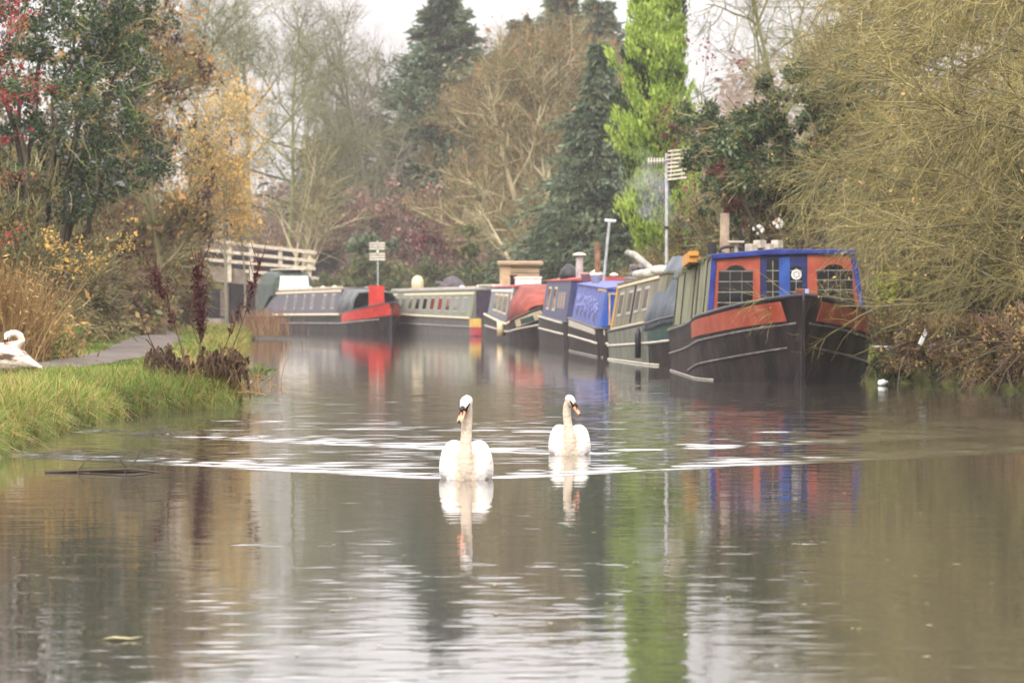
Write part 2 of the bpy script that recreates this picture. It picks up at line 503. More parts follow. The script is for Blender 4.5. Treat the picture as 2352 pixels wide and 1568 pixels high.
class Boat:
    def __init__(s, name, label, near, far_dir, L, B, sheer, roof, cab, near_type, group='narrowboats moored along the bank',
                 far_type='stern', c_hull=M_STEEL, bow_len=4.2, tumble=0.16, rake=0.55, inset=None):
        s.inset = inset or (lambda sd, y: 0.09)
        s.L, s.B = L, B
        s.sh = np.array(sheer); s.rf = np.array(roof); s.cab = cab
        s.near_type, s.far_type, s.bow_len, s.tumble, s.rake = near_type, far_type, bow_len, tumble, rake
        ang = math.atan2(-far_dir[0], far_dir[1])
        s.root = thing(name, label, 'narrowboat', (near[0], near[1], 0), ang, group)
        s.hull(c_hull)

    def zg(s, y): return float(np.interp(y, s.sh[:, 0], s.sh[:, 1]))
    def zr(s, y): return float(np.interp(y, s.rf[:, 0], s.rf[:, 1]))

    def w(s, y, z):
        """Half width of the hull at y, height z: pointed flared bow, bluff stern."""
        f = min(max(z / max(s.zg(y), 0.1), -0.5), 1.1)
        h = s.B / 2 * (0.965 + 0.035 * f)

        def end(t, kind):
            if kind == 'bow':
                t = (t - s.rake * (1 - f)) / s.bow_len
                t = min(max(t, 0.0), 1.0)
                return max(math.sin(t * math.pi / 2) ** (0.95 - 0.2 * f), 0.018)
            t = min(max((t + 0.12) / 0.95, 0.0), 1.0)
            return 0.60 + 0.40 * math.sin(t * math.pi / 2) ** 0.6
        return h * end(y, s.near_type) * min(1.0, end(s.L - y, s.far_type))

    def hp(s, sd, y, z, off=0.0):
        return (sd * (s.w(y, z) + off), y, z)

    def stations(s, a, b, n):
        return [a + (b - a) * (i / (n - 1)) ** 1.0 for i in range(n)]

    def hull(s, mat):
        mb = MB()
        ys_ = sorted(set([0.0, 0.15, 0.4, 0.7, 1.0, 1.4, 1.9, 2.5, 3.2, 4.0, 5.0] + list(np.linspace(5.5, s.L - 1, 8)) + [s.L - 0.5, s.L - 0.15, s.L]))
        fr = [-0.35, 0.0, 0.25, 0.5, 0.75, 1.0]
        rings = []
        for y in ys_:
            g = s.zg(y)
            zs = [-0.35] + [g * f for f in fr[1:]]
            rings.append([s.hp(-1, y, z) for z in zs[::-1]] + [s.hp(1, y, z) for z in zs] + [(s.w(y, g) * 0.5, y, g - 0.03), (-s.w(y, g) * 0.5, y, g - 0.03)])
        mb.loft(rings)
        mb.build('hull', mat, s.root)
        g = MB()
        yy = list(np.concatenate([np.linspace(0, 5, 14), np.linspace(5.5, s.L, 10)]))
        for sd in (-1, 1):
            g.tube([s.hp(sd, y, s.zg(y) + 0.015, -0.01) for y in yy], 0.035, 6)
        if s.near_type == 'bow':
            g.tube([(0, -0.02 - 0.02 * k + s.rake * k * 0.9, s.zg(0) * (1 - k) + 0.05) for k in np.linspace(0, 1, 6)], 0.022, 6)
        s.gun = g.build('gunwale', M_GUN, s.root, True)
        return s

    def strake(s, z0, z1, a, b, r=0.022, mat=None, sides=(-1, 1), name='rubbing_strake', lift=0.0):
        """A band along the hull at height fractions z0 (near) to z1 (far) of the gunwale."""
        for sd in sides:
            mb = MB()
            yy = np.linspace(a, b, 18)
            mb.tube([s.hp(sd, y, s.zg(y) * (z0 + (z1 - z0) * (y - a) / (b - a)), r * 0.3) for y in yy], r, 6)
            mb.build(name, mat or M_SCUFF, s.root, True)

    def hull_panel(s, name, mat, a, b, f0, f1, sides=(-1, 1), off=0.008, fa=None):
        """A painted plate lying on the hull between y a and b and height fractions f0 to f1 (fa: fractions at the near end)."""
        for sd in sides:
            mb = MB()
            yy = np.linspace(a, b, 12)
            top, bot = [], []
            P = []
            for y in yy:
                k = (y - a) / (b - a)
                lo = (fa[0] if fa else f0) * (1 - k) + f0 * k
                hi = (fa[1] if fa else f1) * (1 - k) + f1 * k
                P.append([s.hp(sd, y, s.zg(y) * (lo + (hi - lo) * q / 4), off) for q in range(5)])
            mb.grid(P)
            mb.build(name, mat, s.root, False, solid=0.012)

    def cp(s, sd, y, f, off=0.0):
        """Point on the cabin side: f 0 at the gunwale, 1 at the eaves."""
        g = s.zg(y) + 0.02
        b0 = min(s.w(y, s.zg(y)), s.B / 2) - s.inset(sd, y)
        x = b0 - s.tumble * f
        return (sd * (x + off), y, g + (s.zr(y) - g) * f)

    def cabin(s, mat, roofmat, rail=None, overhang=0.03, camber=0.07):
        a, b = s.cab
        mb = MB()
        rings = []
        for y in np.linspace(a, b, 10):
            rings.append([s.cp(-1, y, 0), s.cp(-1, y, 0.5), s.cp(-1, y, 1), s.cp(1, y, 1), s.cp(1, y, 0.5), s.cp(1, y, 0)])
        mb.loft(rings)
        s.cab_o = mb.build('cabin', mat, s.root)
        rb = MB()
        rings = []
        for y in np.linspace(a - overhang, b + overhang, 10):
            z = s.zr(min(max(y, a), b)) + 0.004
            yc = min(max(y, a), b)
            r_, l_ = s.cp(1, yc, 1)[0] + overhang, s.cp(-1, yc, 1)[0] - overhang
            m_, h_ = (r_ + l_) / 2, (r_ - l_) / 4
            rings.append([(l_, y, z), (l_, y, z + 0.035), (m_ - h_, y, z + camber * 0.8 + 0.035), (m_, y, z + camber + 0.035), (m_ + h_, y, z + camber * 0.8 + 0.035), (r_, y, z + 0.035), (r_, y, z)])
        rb.loft(rings)
        s.roof_o = rb.build('roof', roofmat, s.root)
        if rail:
            for sd in (-1, 1):
                m2 = MB()
                m2.tube([(s.cp(sd, y, 1)[0] * 0.93, y, s.zr(y) + 0.11) for y in np.linspace(a + 0.1, b - 0.1, 12)], 0.026, 6)
                for y in np.linspace(a + 0.3, b - 0.3, 7):
                    m2.box((s.cp(sd, y, 1)[0] * 0.93, y, s.zr(y) + 0.08), (0.03, 0.05, 0.07))
                m2.build('handrail', rail, s.root, True)
        return s

    def side_panel(s, name, mat, a, b, f0, f1, sides=(-1, 1), off=0.012, parent=None):
        out = []
        for sd in sides:
            mb = MB()
            p = []
            for o in (-0.01, off):
                p += [s.cp(sd, a, f0, o), s.cp(sd, b, f0, o), s.cp(sd, b, f1, o), s.cp(sd, a, f1, o)]
            mb.hexa(p)
            out.append(mb.build(name, mat, parent or s.root))
        return out

    def window(s, a, b, f0, f1, frame=None, sides=(-1, 1), bars=0):
        for sd in sides:
            fr = s.side_panel('window', frame or M_PALE, a, b, f0, f1, (sd,), 0.014)[0]
            da, df = 0.045, 0.06
            s.side_panel('pane', M_GLASS, a + da, b - da, f0 + df, f1 - df, (sd,), 0.02, parent=fr)

    def porthole(s, y, f=0.55, r=0.17, sides=(-1, 1)):
        for sd in sides:
            c = Vector(s.cp(sd, y, f))
            up = (Vector(s.cp(sd, y, 1)) - Vector(s.cp(sd, y, 0))).normalized()
            al = Vector((0, 1, 0)); nn = Vector((sd, 0, 0))
            mb, g = MB(), MB()
            for m_, rr, o in ((mb, r, 0.02), (g, r * 0.72, 0.026)):
                ring0 = [c + (al * math.cos(t) + up * math.sin(t)) * rr - nn * 0.01 for t in np.linspace(0, 2 * math.pi, 17)[:-1]]
                ring1 = [p + nn * (o + 0.01) for p in ring0]
                m_.loft([ring0, ring1])
            o1 = mb.build('porthole', M_BRASS, s.root)
            g.build('pane', M_GLASS, o1)

    def coach(s, a, b, f0, f1, mat, w=0.02, sides=(-1, 1)):
        """A painted coachline frame on the cabin side."""
        for sd in sides:
            mb = MB()
            for (ya, yb, fa, fb) in ((a, b, f0, f0 + w * 1.4), (a, b, f1 - w * 1.4, f1), (a, a + w * 1.8, f0 + w * 1.4, f1 - w * 1.4), (b - w * 1.8, b, f0 + w * 1.4, f1 - w * 1.4)):
                p = []
                for o in (-0.01, 0.010):
                    p += [s.cp(sd, ya, fa, o), s.cp(sd, yb, fa, o), s.cp(sd, yb, fb, o), s.cp(sd, ya, fb, o)]
                mb.hexa(p)
            mb.build('coachline', mat, s.root)

    def chimney(s, x, y, h, r, mat, cap=True, name='chimney', z=None, capmat=None):
        z = s.zr(min(max(y, s.cab[0]), s.cab[1])) + 0.03 if z is None else z
        mb = MB()
        prof = [(r * 1.25, z), (r * 1.25, z + 0.05), (r, z + 0.06), (r, z + h)]
        mb.lathe(prof, (x, y, 0), 12)
        o = mb.build(name, mat, s.root, False)
        if cap:
            c = MB()
            c.lathe([(r * 0.3, z + h - 0.01), (r * 0.3, z + h + 0.05), (r * 2.1, z + h + 0.055), (r * 1.7, z + h + 0.10), (r * 0.5, z + h + 0.14)], (x, y, 0), 14)
            c.build('cowl', capmat or mat, o, True)
        return o

    def vent(s, x, y, mat=None, r=0.085):
        z = s.zr(y) + 0.07
        mb = MB()
        mb.lathe([(r * 0.55, z), (r * 0.55, z + 0.06), (r, z + 0.07), (r * 0.95, z + 0.10), (r * 0.5, z + 0.135), (0.01, z + 0.145)], (x, y, 0), 12)
        mb.build('roof_vent', mat or M_WHITE, s.root, True)


# ---- boat nearest the viewer: black hull, orange red bow panels, blue and red cabin front
M_RED = paint('faded_red_paint', '#8d3d2a', '#a7553f', rough=0.5, scale=3.0, bump=0.2)
M_BLUE = paint('royal_blue_paint', '#17256a', '#283a86', rough=0.4, scale=4)
M_DBLUE = paint('deep_blue_door', '#141d4a', '#22306a', rough=0.45, scale=4)
M_BOARD = paint('mossy_boards', '#5d6049', '#84836a', rough=0.85, scale=3.0, stretch=(1, 2.5, 0.35), bump=0.5, fine=14)
M_MOSS = paint('moss', '#3f4228', '#6b6a42', rough=0.95, scale=9, bump=0.9, fine=30)
BOX1 = 4.42
b1 = Boat('narrowboat', 'black narrowboat with orange red bow panels and blue and red glazed cabin front', (BOX1, 69.0), (-0.012, 1), 14.4, 2.86,
          [(0, 1.33), (1.2, 1.22), (3.0, 1.05), (5.5, 0.90), (8, 0.82), (14.4, 0.68)], [(4, 2.02), (6, 1.98), (9, 1.90), (14.4, 1.64)], (5.95, 14.0), 'bow', bow_len=4.6, rake=0.5,
          tumble=0.10, inset=lambda sd, y: 0.07 if sd > 0 else float(np.interp(y, [5.9, 14], [0.27, 0.06])))
b1.cabin(M_BOARD, paint('grey_roof_felt', '#4b4d4d', '#6f706c', rough=0.9, scale=4), None, overhang=0.02)
b1.hull_panel('bow_panel', M_RED, 0.42, 5.2, 0.70, 0.975, fa=(0.735, 0.965))
b1.strake(0.70, 0.42, 0.25, 14.2, 0.022, paint('hull_strake', '#3b3634', '#6b6560', scale=5))
b1.strake(0.42, 0.12, 0.6, 7.0, 0.020, paint('hull_strake', '#3b3634', '#6b6560'))
for sd in (-1, 1):
    mb = MB(); mb.tube([b1.hp(sd, y, 0.012, 0.012) for y in np.linspace(3.4, 14.2, 16)], 0.009, 6); mb.build('waterline_glint', M_PALE, b1.root, True)  # pale tube drawn as the bright reflection line where water meets hull
for i in (0, 2, 3, 6, 8):                                # board joints on the old cabin side
    y = 6.5 + i * 0.83
    b1.side_panel('batten', M_MOSS if i % 3 == 1 else paint('dark_joint', '#23241d', '#3d3e30', scale=6), y, y + (0.05 if i % 3 else 0.09), 0.05, 0.97, (-1,), 0.02)
mb = MB()
rs = random.Random(4)
for i in range(90):
    y = rs.uniform(6.1, 13.8); f = rs.choice((0.0, 0.02, 0.05, 0.99, 1.0)); p = b1.cp(-1, y, f, 0.01)
    mb.box(p, (rs.uniform(.03, .08), rs.uniform(.06, .25), rs.uniform(.02, .07)), rs.random())
mb.build('moss', M_MOSS, b1.root)['kind'] = 'stuff'


def fx(c): return c * 0.00198 - 2.2 + (wx(1812, 75) - BOX1) + 0.0
def fz(c): return 2.705 - c * 0.00198


YF = 5.93      # plane of the cabin front


def slab(mb, pts, d0, d1):
    return mb.prism([(fx(a), fz(b)) for a, b in pts], YF - d1, YF - d0)


front = slab(MB(), [(478, 872), (512, 352), (1690, 322), (1772, 880)], 0.0, 0.035).build('cabin_front', M_DBLUE, b1.root)
fr = MB()
slab(fr, [(462, 880), (500, 345), (545, 345), (508, 880)], 0.036, 0.085)
fr.build('corner_post', M_BLUE, b1.root, bevel=0.01)
fr = MB()
slab(fr, [(1742, 880), (1655, 360), (1700, 345), (1790, 880)], 0.036, 0.085)
fr.build('corner_post', M_BLUE, b1.root, bevel=0.01)
tr = MB()
slab(tr, [(492, 344), (500, 385), (930, 352), (1300, 338), (1700, 345), (1695, 305), (1000, 300)], 0.036, 0.13)
tr.build('roof_fascia', M_BLUE, b1.root, bevel=0.01)
for side, (px0, px1, top0, top1, wnd) in enumerate((((540, 905), (512, 905), 385, 352, (555, 850, 432, 832)), ((1298, 1655), (1298, 1745), 345, 358, (1368, 1672, 425, 800)))):
    (xa, xb), (ya, yb) = px0 if isinstance(px0, tuple) else (px0, px0), px1
    pan = slab(MB(), [(xa, top0), (xb, top1), (yb, 870), (ya, 870)], 0.036, 0.055).build('front_panel', M_RED, b1.root, bevel=0.006)
    a, b, t, bo = wnd
    lean = 22 if side == 0 else -26
    cx = (a + b) / 2
    out = [(a - lean * 0.6, bo), (a, t + 45), (a + 60, t + 40), (a + 95, t + 8), (cx, t - 4), (b - 95, t + 8), (b - 60, t + 40), (b, t + 45), (b - (lean * 0.2 if side == 0 else lean * 0.9), bo)]
    win = slab(MB(), out, 0.056, 0.062).build('front_window', M_GLASS, pan)
    lead = MB()
    for k in range(5):
        z = t + 52 + (bo - t - 52) * k / 4.0
        slab(lead, [(a - lean * 0.5 * k / 4, z - 3), (b + 8 * k / 4, z - 3), (b + 8 * k / 4, z + 3), (a - lean * 0.5 * k / 4, z + 3)], 0.063, 0.072)
    for k in (1, 2):
        x = a + (b - a) * k / 3.0
        slab(lead, [(x - 1.3, t + 54), (x + 1.3, t + 54), (x + 1.3, bo - 2), (x - 1.3, bo - 2)], 0.063, 0.070)
    lead.build('glazing_bars', M_LEAD, pan)
    sur = MB()
    pts = out + [out[0]]
    sur.tube([(fx(p), YF - 0.058, fz(q)) for p, q in pts], 0.012, 6)
    sur.build('window_beading', M_RED, pan)
door = slab(MB(), [(918, 360), (1290, 348), (1290, 800), (918, 800)], 0.036, 0.05).build('front_door', M_DBLUE, b1.root)
for (a, b, t, bo) in ((958, 1060, 392, 730), (1155, 1252, 452, 700)):
    w_ = slab(MB(), [(a, bo), (a, t), ((a + b) / 2, t - 14), (b, t), (b, bo)], 0.051, 0.06).build('door_window', M_GLASS, door)
    lb = MB()
    for z in (480, 568, 656):
        if z > t: slab(lb, [(a, z - 3), (b, z - 3), (b, z + 3), (a, z + 3)], 0.061, 0.068)
    slab(lb, [((a + b) / 2 - 3, t + 5), ((a + b) / 2 + 3, t + 5), ((a + b) / 2 + 3, bo - 4), ((a + b) / 2 - 3, bo - 4)], 0.061, 0.067)
    lb.build('glazing_bars', M_LEAD, w_)
st = slab(MB(), [(1062, 372), (1150, 366), (1150, 720), (1062, 720)], 0.051, 0.075).build('door_stile', paint('bright_blue_stile', '#1d3f86', '#2c55a3', scale=4), door)
ck = MB()
ck.loft([[(fx(1205) + 0.085 * math.cos(t), YF - o, fz(512) + 0.085 * math.sin(t)) for t in np.linspace(0, 2 * math.pi, 21)[:-1]] for o in (0.058, 0.078)])
clock = ck.build('window_rose', M_WHITE, door)
kk = MB()
for t in np.linspace(0, 2 * math.pi, 9)[:-1]:
    kk.box((fx(1205) + 0.045 * math.cos(t), YF - 0.081, fz(512) + 0.045 * math.sin(t)), (0.018, 0.006, 0.03), ry=-t)
kk.build('rose_petals', M_LEAD, clock)
# things seen inside and on the foredeck
cu = MB(); cu.box((fx(640), YF - 0.05 - 0.16, fz(806)), (0.2, 0.10, 0.09)); o = cu.build('cushion', paint('crimson_cloth', '#9a1230', '#b51c40', rough=0.9), None, True, bevel=0.03)
o.location = b1.root.location; o.rotation_euler = b1.root.rotation_euler
tag(o, 'small crimson cushion on the foredeck in front of the left cabin window', 'cushion')
lt = MB(); lt.box((0.0, 0.55, 1.38), (0.17, 0.10, 0.13)); lamp = lt.build('headlamp', paint('rusty_lamp', '#5a2418', '#7a3a26'), b1.root, bevel=0.02)
lt = MB(); lt.lathe([(0.05, 0), (0.055, 0.05)], (0, 0, 0), 10)
lens = MB(); lens.box((0.09, 0.49, 1.39), (0.055, 0.02, 0.10)); lens.build('lens', paint('pale_lens', '#8aa0d0', '#a9bbe2', rough=0.3), lamp)
b1.chimney(-1.0, 6.9, 0.26, 0.075, M_GUN, False, 'flue', z=1.98)
b1.chimney(-0.42, 13.2, 1.14, 0.085, paint('rust_stained_flue', '#857463', '#a8957f', rough=0.7, scale=4), False, 'chimney', z=1.70)
wheel = MB()
wheel.tube([(-0.65 + 0.2 * math.cos(t), 7.4, 2.10 + 0.07 * math.sin(t)) for t in np.linspace(0, 6.283, 18)], 0.03, 6)
o = wheel.build('coiled_hose', M_GUN, None, True); o.location = b1.root.location; o.rotation_euler = b1.root.rotation_euler
tag(o, 'black coiled hose lying on the roof behind the blue fascia', 'hose')
mb = MB(); mb.box((-1.22, 9.4, 1.93), (0.2, 2.4, 0.10), rx=-0.03); mb.box((-1.24, 9.2, 2.03), (0.16, 2.1, 0.08), rx=-0.03)
o = mb.build('timber_planks', paint('orange_timber', '#b0762a', '#d09a48', rough=0.7, scale=4), None); o.location = b1.root.location; o.rotation_euler = b1.root.rotation_euler
tag(o, 'pair of orange yellow planks on the roof edge of the nearest boat', 'planks')
bk = MB()
for i in range(7):
    bk.box((-0.35 + (i % 4) * 0.14, 6.7 + 0.25 * (i // 4), 2.14 + 0.06 * (i % 2)), (0.13, 0.16, 0.13), rs.random())
o = bk.build('crate', paint('pale_crate', '#a59c92', '#c8c0b6'), None, bevel=0.01); o.location = b1.root.location; o.rotation_euler = b1.root.rotation_euler
tag(o, 'pale heap of boxes on the blue edged cabin roof', 'boxes')
tb = MB(); tb.box((-0.62, 6.6, 2.24), (0.26, 0.3, 0.03)); tb.box((-0.62, 6.6, 2.13), (0.05, 0.05, 0.2))
o = tb.build('solar_lamp', M_PALE, None); o.location = b1.root.location; o.rotation_euler = b1.root.rotation_euler
tag(o, 'pale flat topped lamp on the roof beside the black flue', 'lamp')

# ---- second boat: khaki green with grey tarpaulin over the bow
M_KH = paint('khaki_cabin', '#575343', '#78735e', rough=0.7, scale=2.5, stretch=(1, 1, 0.4), bump=0.25)
M_TEAL = paint('teal_hull', '#1e3a38', '#2d4c48', rough=0.5, scale=3)
M_GRH = paint('grey_green_hull', '#55594b', '#727466', rough=0.65, scale=2.5, stretch=(1, 1, 0.4))
M_TARP = paint('slate_tarpaulin', '#3d454d', '#59626a', rough=0.75, scale=1.6, bump=0.5, fine=4)
b2 = Boat('narrowboat', 'khaki green narrowboat with slate grey tarpaulin over its bow, second nearest', (4.03, 85.0), (-0.0693, 0.9976), 14.2, 2.1,
          [(0, 1.15), (2, 0.95), (4, 0.82), (14.2, 0.56)], [(3, 1.80), (14.2, 1.58)], (3.4, 13.6), 'bow', c_hull=M_STEEL)
b2.cabin(M_KH, M_KH, None)
b2.hull_panel('hull_band', M_TEAL, 1.0, 4.6, 0.55, 0.97, fa=(0.6, 0.97))
b2.hull_panel('hull_band', M_GRH, 4.6, 14.0, 0.5, 0.97, fa=(0.55, 0.97))
b2.hull_panel('hull_side', M_GRH, 4.6, 14.0, 0.04, 0.49)
b2.strake(0.55, 0.50, 0.6, 14.1, 0.028, M_PALE)
b2.strake(0.02, 0.02, 3.6, 14.1, 0.022, M_PALE, name='waterline_glint')  # bright line of the water's edge, built as a pale tube
b2.side_panel('eaves_rail', M_CREAM, 4.6, 13.6, 0.93, 0.99, off=0.03)
b2.side_panel('base_rail', M_CREAM, 4.6, 13.6, 0.0, 0.07, off=0.03)
b2.side_panel('end_post', M_YEL, 13.42, 13.62, 0.0, 1.0, off=0.03)
for y in (6.2, 7.9, 9.6, 11.6):
    b2.window(y, y + 0.85, 0.3, 0.82, paint('grey_frame', '#8b8a83', '#a5a49b'))
b2.side_panel('door_gap_shade', M_DARK, 9.15, 9.35, 0.1, 0.9, (-1,), 0.02)  # dark strip laid on the cabin side as the shade inside a gap
tp = MB(); P = []
for y, top, hw in ((1.2, 1.45, 0.1), (1.9, 1.88, 0.25), (2.6, 2.10, 0.4), (3.6, 2.18, 0.55), (4.9, 2.18, 0.6), (5.4, 2.05, 0.6)):
    g = b2.zg(y); w0 = b2.w(y, g) + 0.035
    ring = []
    for k in range(13):
        u = k / 6.0 - 1.0
        a = abs(u)
        x = (w0 + (hw - w0) * min(1, (1 - a) / 0.62)) * (1 if u > 0 else -1) if a > 0.38 else hw * a / 0.38 * (1 if u > 0 else -1)
        z = g - 0.10 + (top - g + 0.02) * min(1, (1 - a) / 0.62) ** 0.85 + 0.03 * math.sin(y * 5 + k * 2.1)
        ring.append((x, y, z))
    P.append(ring)
tp.grid(P)
b2.tarp = tp.build('tarpaulin', M_TARP, b2.root, True, solid=0.012)
st_ = MB()
for yo in (2.9,):
    st_.tube([(-b2.w(yo, b2.zg(yo)) - 0.045 + 0.42 * k, yo + 0.9 * k, b2.zg(yo) - 0.10 + (1.9 - b2.zg(yo)) * k) for k in np.linspace(0, 1, 5)], 0.022, 5)
st_.build('strap', M_GUN, b2.tarp)
fd = MB(); p = b2.hp(-1, 5.6, 0.55, 0.09); fd.tube([(p[0], p[1], 0.72), (p[0] - 0.01, p[1], 0.62), (p[0] - 0.01, p[1], 0.12)], [0.02, 0.065, 0.06], 8)
o = fd.build('fender', M_GUN, None, True); o.location = b2.root.location; o.rotation_euler = b2.root.rotation_euler
tag(o, 'black tubular fender hanging on the side of the khaki boat', 'fender')
b2.chimney(0.1, 9.0, 0.18, 0.09, M_GALV, True)

# ---- third boat: blue with painted roses, blunt end this way
M_LBLUE = paint('chalky_blue', '#363f7c', '#5a639c', rough=0.65, scale=3.2, bump=0.3, lo=0.35, hi=0.6)
M_BBLUE = paint('bright_blue', '#17408c', '#2250a0', rough=0.45, scale=3)
b3 = Boat('narrowboat', 'blue narrowboat with pale flower decorations and a cream gunwale band, blunt end nearest', (2.96, 101.2), (-0.037, 0.999), 14.6, 2.1,
          [(0, 0.62), (1, 0.62), (3, 0.66), (14.6, 0.82)], [(0, 1.50), (14.6, 1.68)], (0.75, 13.4), 'stern')
b3.cabin(M_LBLUE, M_LBLUE, None)
b3.hull_panel('gunwale_band', M_PALE, 0.15, 14.2, 0.80, 1.0, off=0.014)
b3.strake(0.5, 0.5, 0.05, 14.2, 0.03, M_PALE)
b3.strake(0.02, 0.02, 0.3, 14.2, 0.022, M_SCUFF, name='waterline_glint')  # light caught along the water's edge, modelled as a tube
b3.side_panel('rear_door_panel', M_BBLUE, 0.8, 2.5, 0.03, 0.97, off=0.014)
b3.coach(0.85, 2.45, 0.06, 0.94, M_YEL)
b3.side_panel('eaves_line', M_YEL, 0.78, 4.0, 0.95, 1.0, off=0.02)
ef = MB(); a0 = b3.cp(-1, 0.75, 0.02); a1 = b3.cp(-1, 0.75, 0.97); ef.prism([(a0[0] + .03, a0[2] + .03), (a1[0] + .03, a1[2]), (-a1[0] - .03, a1[2]), (-a0[0] - .03, a0[2] + .03)], 0.72, 0.748)
endf = ef.build('cabin_end', M_BBLUE, b3.root)
ef = MB()
for x in (-0.75, -0.05, 0.05, 0.75):
    ef.box((x, 0.712, 1.08), (0.03, 0.014, 0.7))
for z in (0.74, 1.42):
    ef.box((0, 0.708, z), (1.56, 0.014, 0.03))
ef.build('coachline', M_YEL, endf)
rsb = random.Random(8)
for y in np.arange(3.3, 12.8, 0.95):
    mb = MB()
    for k in range(9):
        f = rsb.uniform(0.35, 0.72)
        p = b3.cp(-1, y + rsb.uniform(-.16, .16), f, 0.012)
        mb.box(p, (0.02, rsb.uniform(.06, .11), rsb.uniform(.06, .11)), 0, rsb.random())
    mb.build('rose_decoration', paint('pale_roses', '#666ea2', '#9096bf', scale=9), b3.root)
for y in np.arange(3.6, 12.6, 1.9):
    b3.window(y, y + 0.55, 0.12, 0.36, M_LBLUE, (-1,))

# ---- fourth boat: navy with a red roof edge
M_NAVY = paint('navy_cabin', '#22264a', '#3a3e63', rough=0.5, scale=2.5)
M_RROOF = paint('faded_red_roof', '#96353a', '#b55353', rough=0.6, scale=3)
b4 = Boat('narrowboat', 'navy narrowboat with red roof and capped chimney, cream stripes on its hull', (2.43, 120.4), (-0.039, 0.999), 16.4, 2.1,
          [(0, 0.68), (3, 0.70), (16.4, 0.84)], [(0, 1.80), (16.4, 1.84)], (1.0, 15.0), 'stern')
b4.cabin(M_NAVY, M_RROOF, None, overhang=0.05)
b4.strake(0.98, 0.98, 0.1, 16, 0.035, M_PALE, name='gunwale_stripe')
b4.strake(0.55, 0.55, 0.1, 16, 0.032, M_PALE)
for y in (3.0, 4.4, 5.8):
    b4.side_panel('painted_panel', paint('buff_panel', '#7c6a60', '#9a8676'), y, y + 0.8, 0.3, 0.72, (-1,))
for y in (8.0, 11.5):
    b4.window(y, y + 1.3, 0.2, 0.85, M_CREAM)
mb = MB(); mb.box((0, 0.97, 1.25), (1.45, 0.03, 0.98)); mb.build('cabin_end', paint('navy_end', '#1a2250', '#27306b'), b4.root)
b4.chimney(-0.35, 5.5, 0.62, 0.1, M_GALV, True, capmat=M_PALE)
b4.vent(0.45, 3.0, M_WHITE, 0.12)

# ---- fifth boat: maroon cloth over the foredeck, red roof
M_MAR = paint('maroon_cover', '#6c2a20', '#8d4132', rough=0.8, scale=2.2, bump=0.4, fine=5)
b5 = Boat('narrowboat', 'maroon covered narrowboat with red and white roof edge and a cream bow flash', (1.12, 139.4), (-0.0556, 0.998), 19.6, 2.05,
          [(0, 1.08), (1.5, 0.84), (4, 0.54), (7, 0.56), (19.6, 0.84)], [(3, 1.70), (19.6, 1.72)], (5.2, 18.5), 'bow')
b5.cabin(paint('slate_cabin', '#4d5060', '#6d6c70', scale=3), M_RROOF, None, overhang=0.05)
b5.strake(0.98, 0.98, 3.4, 19, 0.045, M_CREAM, name='gunwale_stripe')
b5.strake(0.55, 0.5, 0.6, 19, 0.03, M_PALE)
b5.hull_panel('bow_flash', M_CREAM, 0.35, 2.6, 0.62, 0.95, fa=(0.72, 0.96))
b5.hull_panel('bow_diamond', M_TEAL, 0.9, 2.0, 0.70, 0.88, off=0.02)
b5.side_panel('roof_stripe', M_WHITE, 5.2, 18.5, 0.86, 0.94, off=0.02)
for y in (7.5, 10.4, 13.4):
    b5.window(y, y + 2.2, 0.2, 0.8, M_CREAM)
b5.side_panel('corner_post', M_CREAM, 5.25, 5.7, 0.0, 1.0, off=0.025)
cv = MB(); P = []
for y, top in ((1.3, 1.15), (2.2, 1.42), (3.4, 1.68), (5.15, 1.80)):
    g = b5.zg(y); w0 = b5.w(y, g) + 0.02
    P.append([(-w0, y, g - 0.04), (-w0 * 0.86, y, g + (top - g) * 0.55), (-w0 * 0.55, y, top - 0.04), (0, y, top), (w0 * 0.55, y, top - 0.04), (w0 * 0.86, y, g + (top - g) * 0.55), (w0, y, g - 0.04)])
cv.grid(P); cv.build('foredeck_cover', M_MAR, b5.root, True, solid=0.02)
p = b5.hp(-1, 6.4, 0.3, 0.12)
fd = MB(); fd.tube([(p[0], p[1], 0.62), (p[0], p[1], 0.14)], 0.12, 10); o = fd.build('fender', M_CREAM, None, True); o.location = b5.root.location; o.rotation_euler = b5.root.rotation_euler
tag(o, 'cream barrel fender hanging on the maroon boat just above the water', 'fender')

# ---- sixth boat: pale grey green
M_GG = paint('pale_grey_green', '#595e50', '#80836f', rough=0.65, scale=2.4, stretch=(1, 3, 0.3), bump=0.2)
b6 = Boat('narrowboat', 'pale grey green narrowboat with cream rails and a yellow and red stern', (-0.31, 162.1), (-0.152, 0.988), 26.5, 2.05,
          [(0, 0.66), (26.5, 0.76)], [(0, 1.66), (26.5, 1.62)], (1.6, 26.0), 'stern', far_type='stern', c_hull=paint('grey_hull', '#3d3c39', '#56544e', scale=3))
b6.cabin(M_GG, paint('grey_roof', '#686961', '#86867c', scale=3), M_PALE)
b6.strake(0.97, 0.97, 1.2, 26.2, 0.045, M_CREAM, name='gunwale_stripe')
b6.strake(0.5, 0.5, 0.2, 26.2, 0.03, M_SCUFF)
b6.side_panel('eaves_rail', M_CREAM, 1.7, 26, 0.84, 0.93, off=0.03)
for y in np.arange(3.2, 25, 2.15):
    b6.window(y, y + 1.05, 0.18, 0.76, paint('dull_grey_frame', '#7d7d70', '#96968a'))
b6.hull_panel('stern_panel', paint('stern_yellow', '#b9953f', '#d0b060'), -0.0 + 0.02, 1.3, 0.5, 0.97, off=0.02)
b6.hull_panel('stern_band', paint('stern_red', '#8c2a36', '#a83c46'), 0.02, 1.3, 0.05, 0.5, off=0.02)
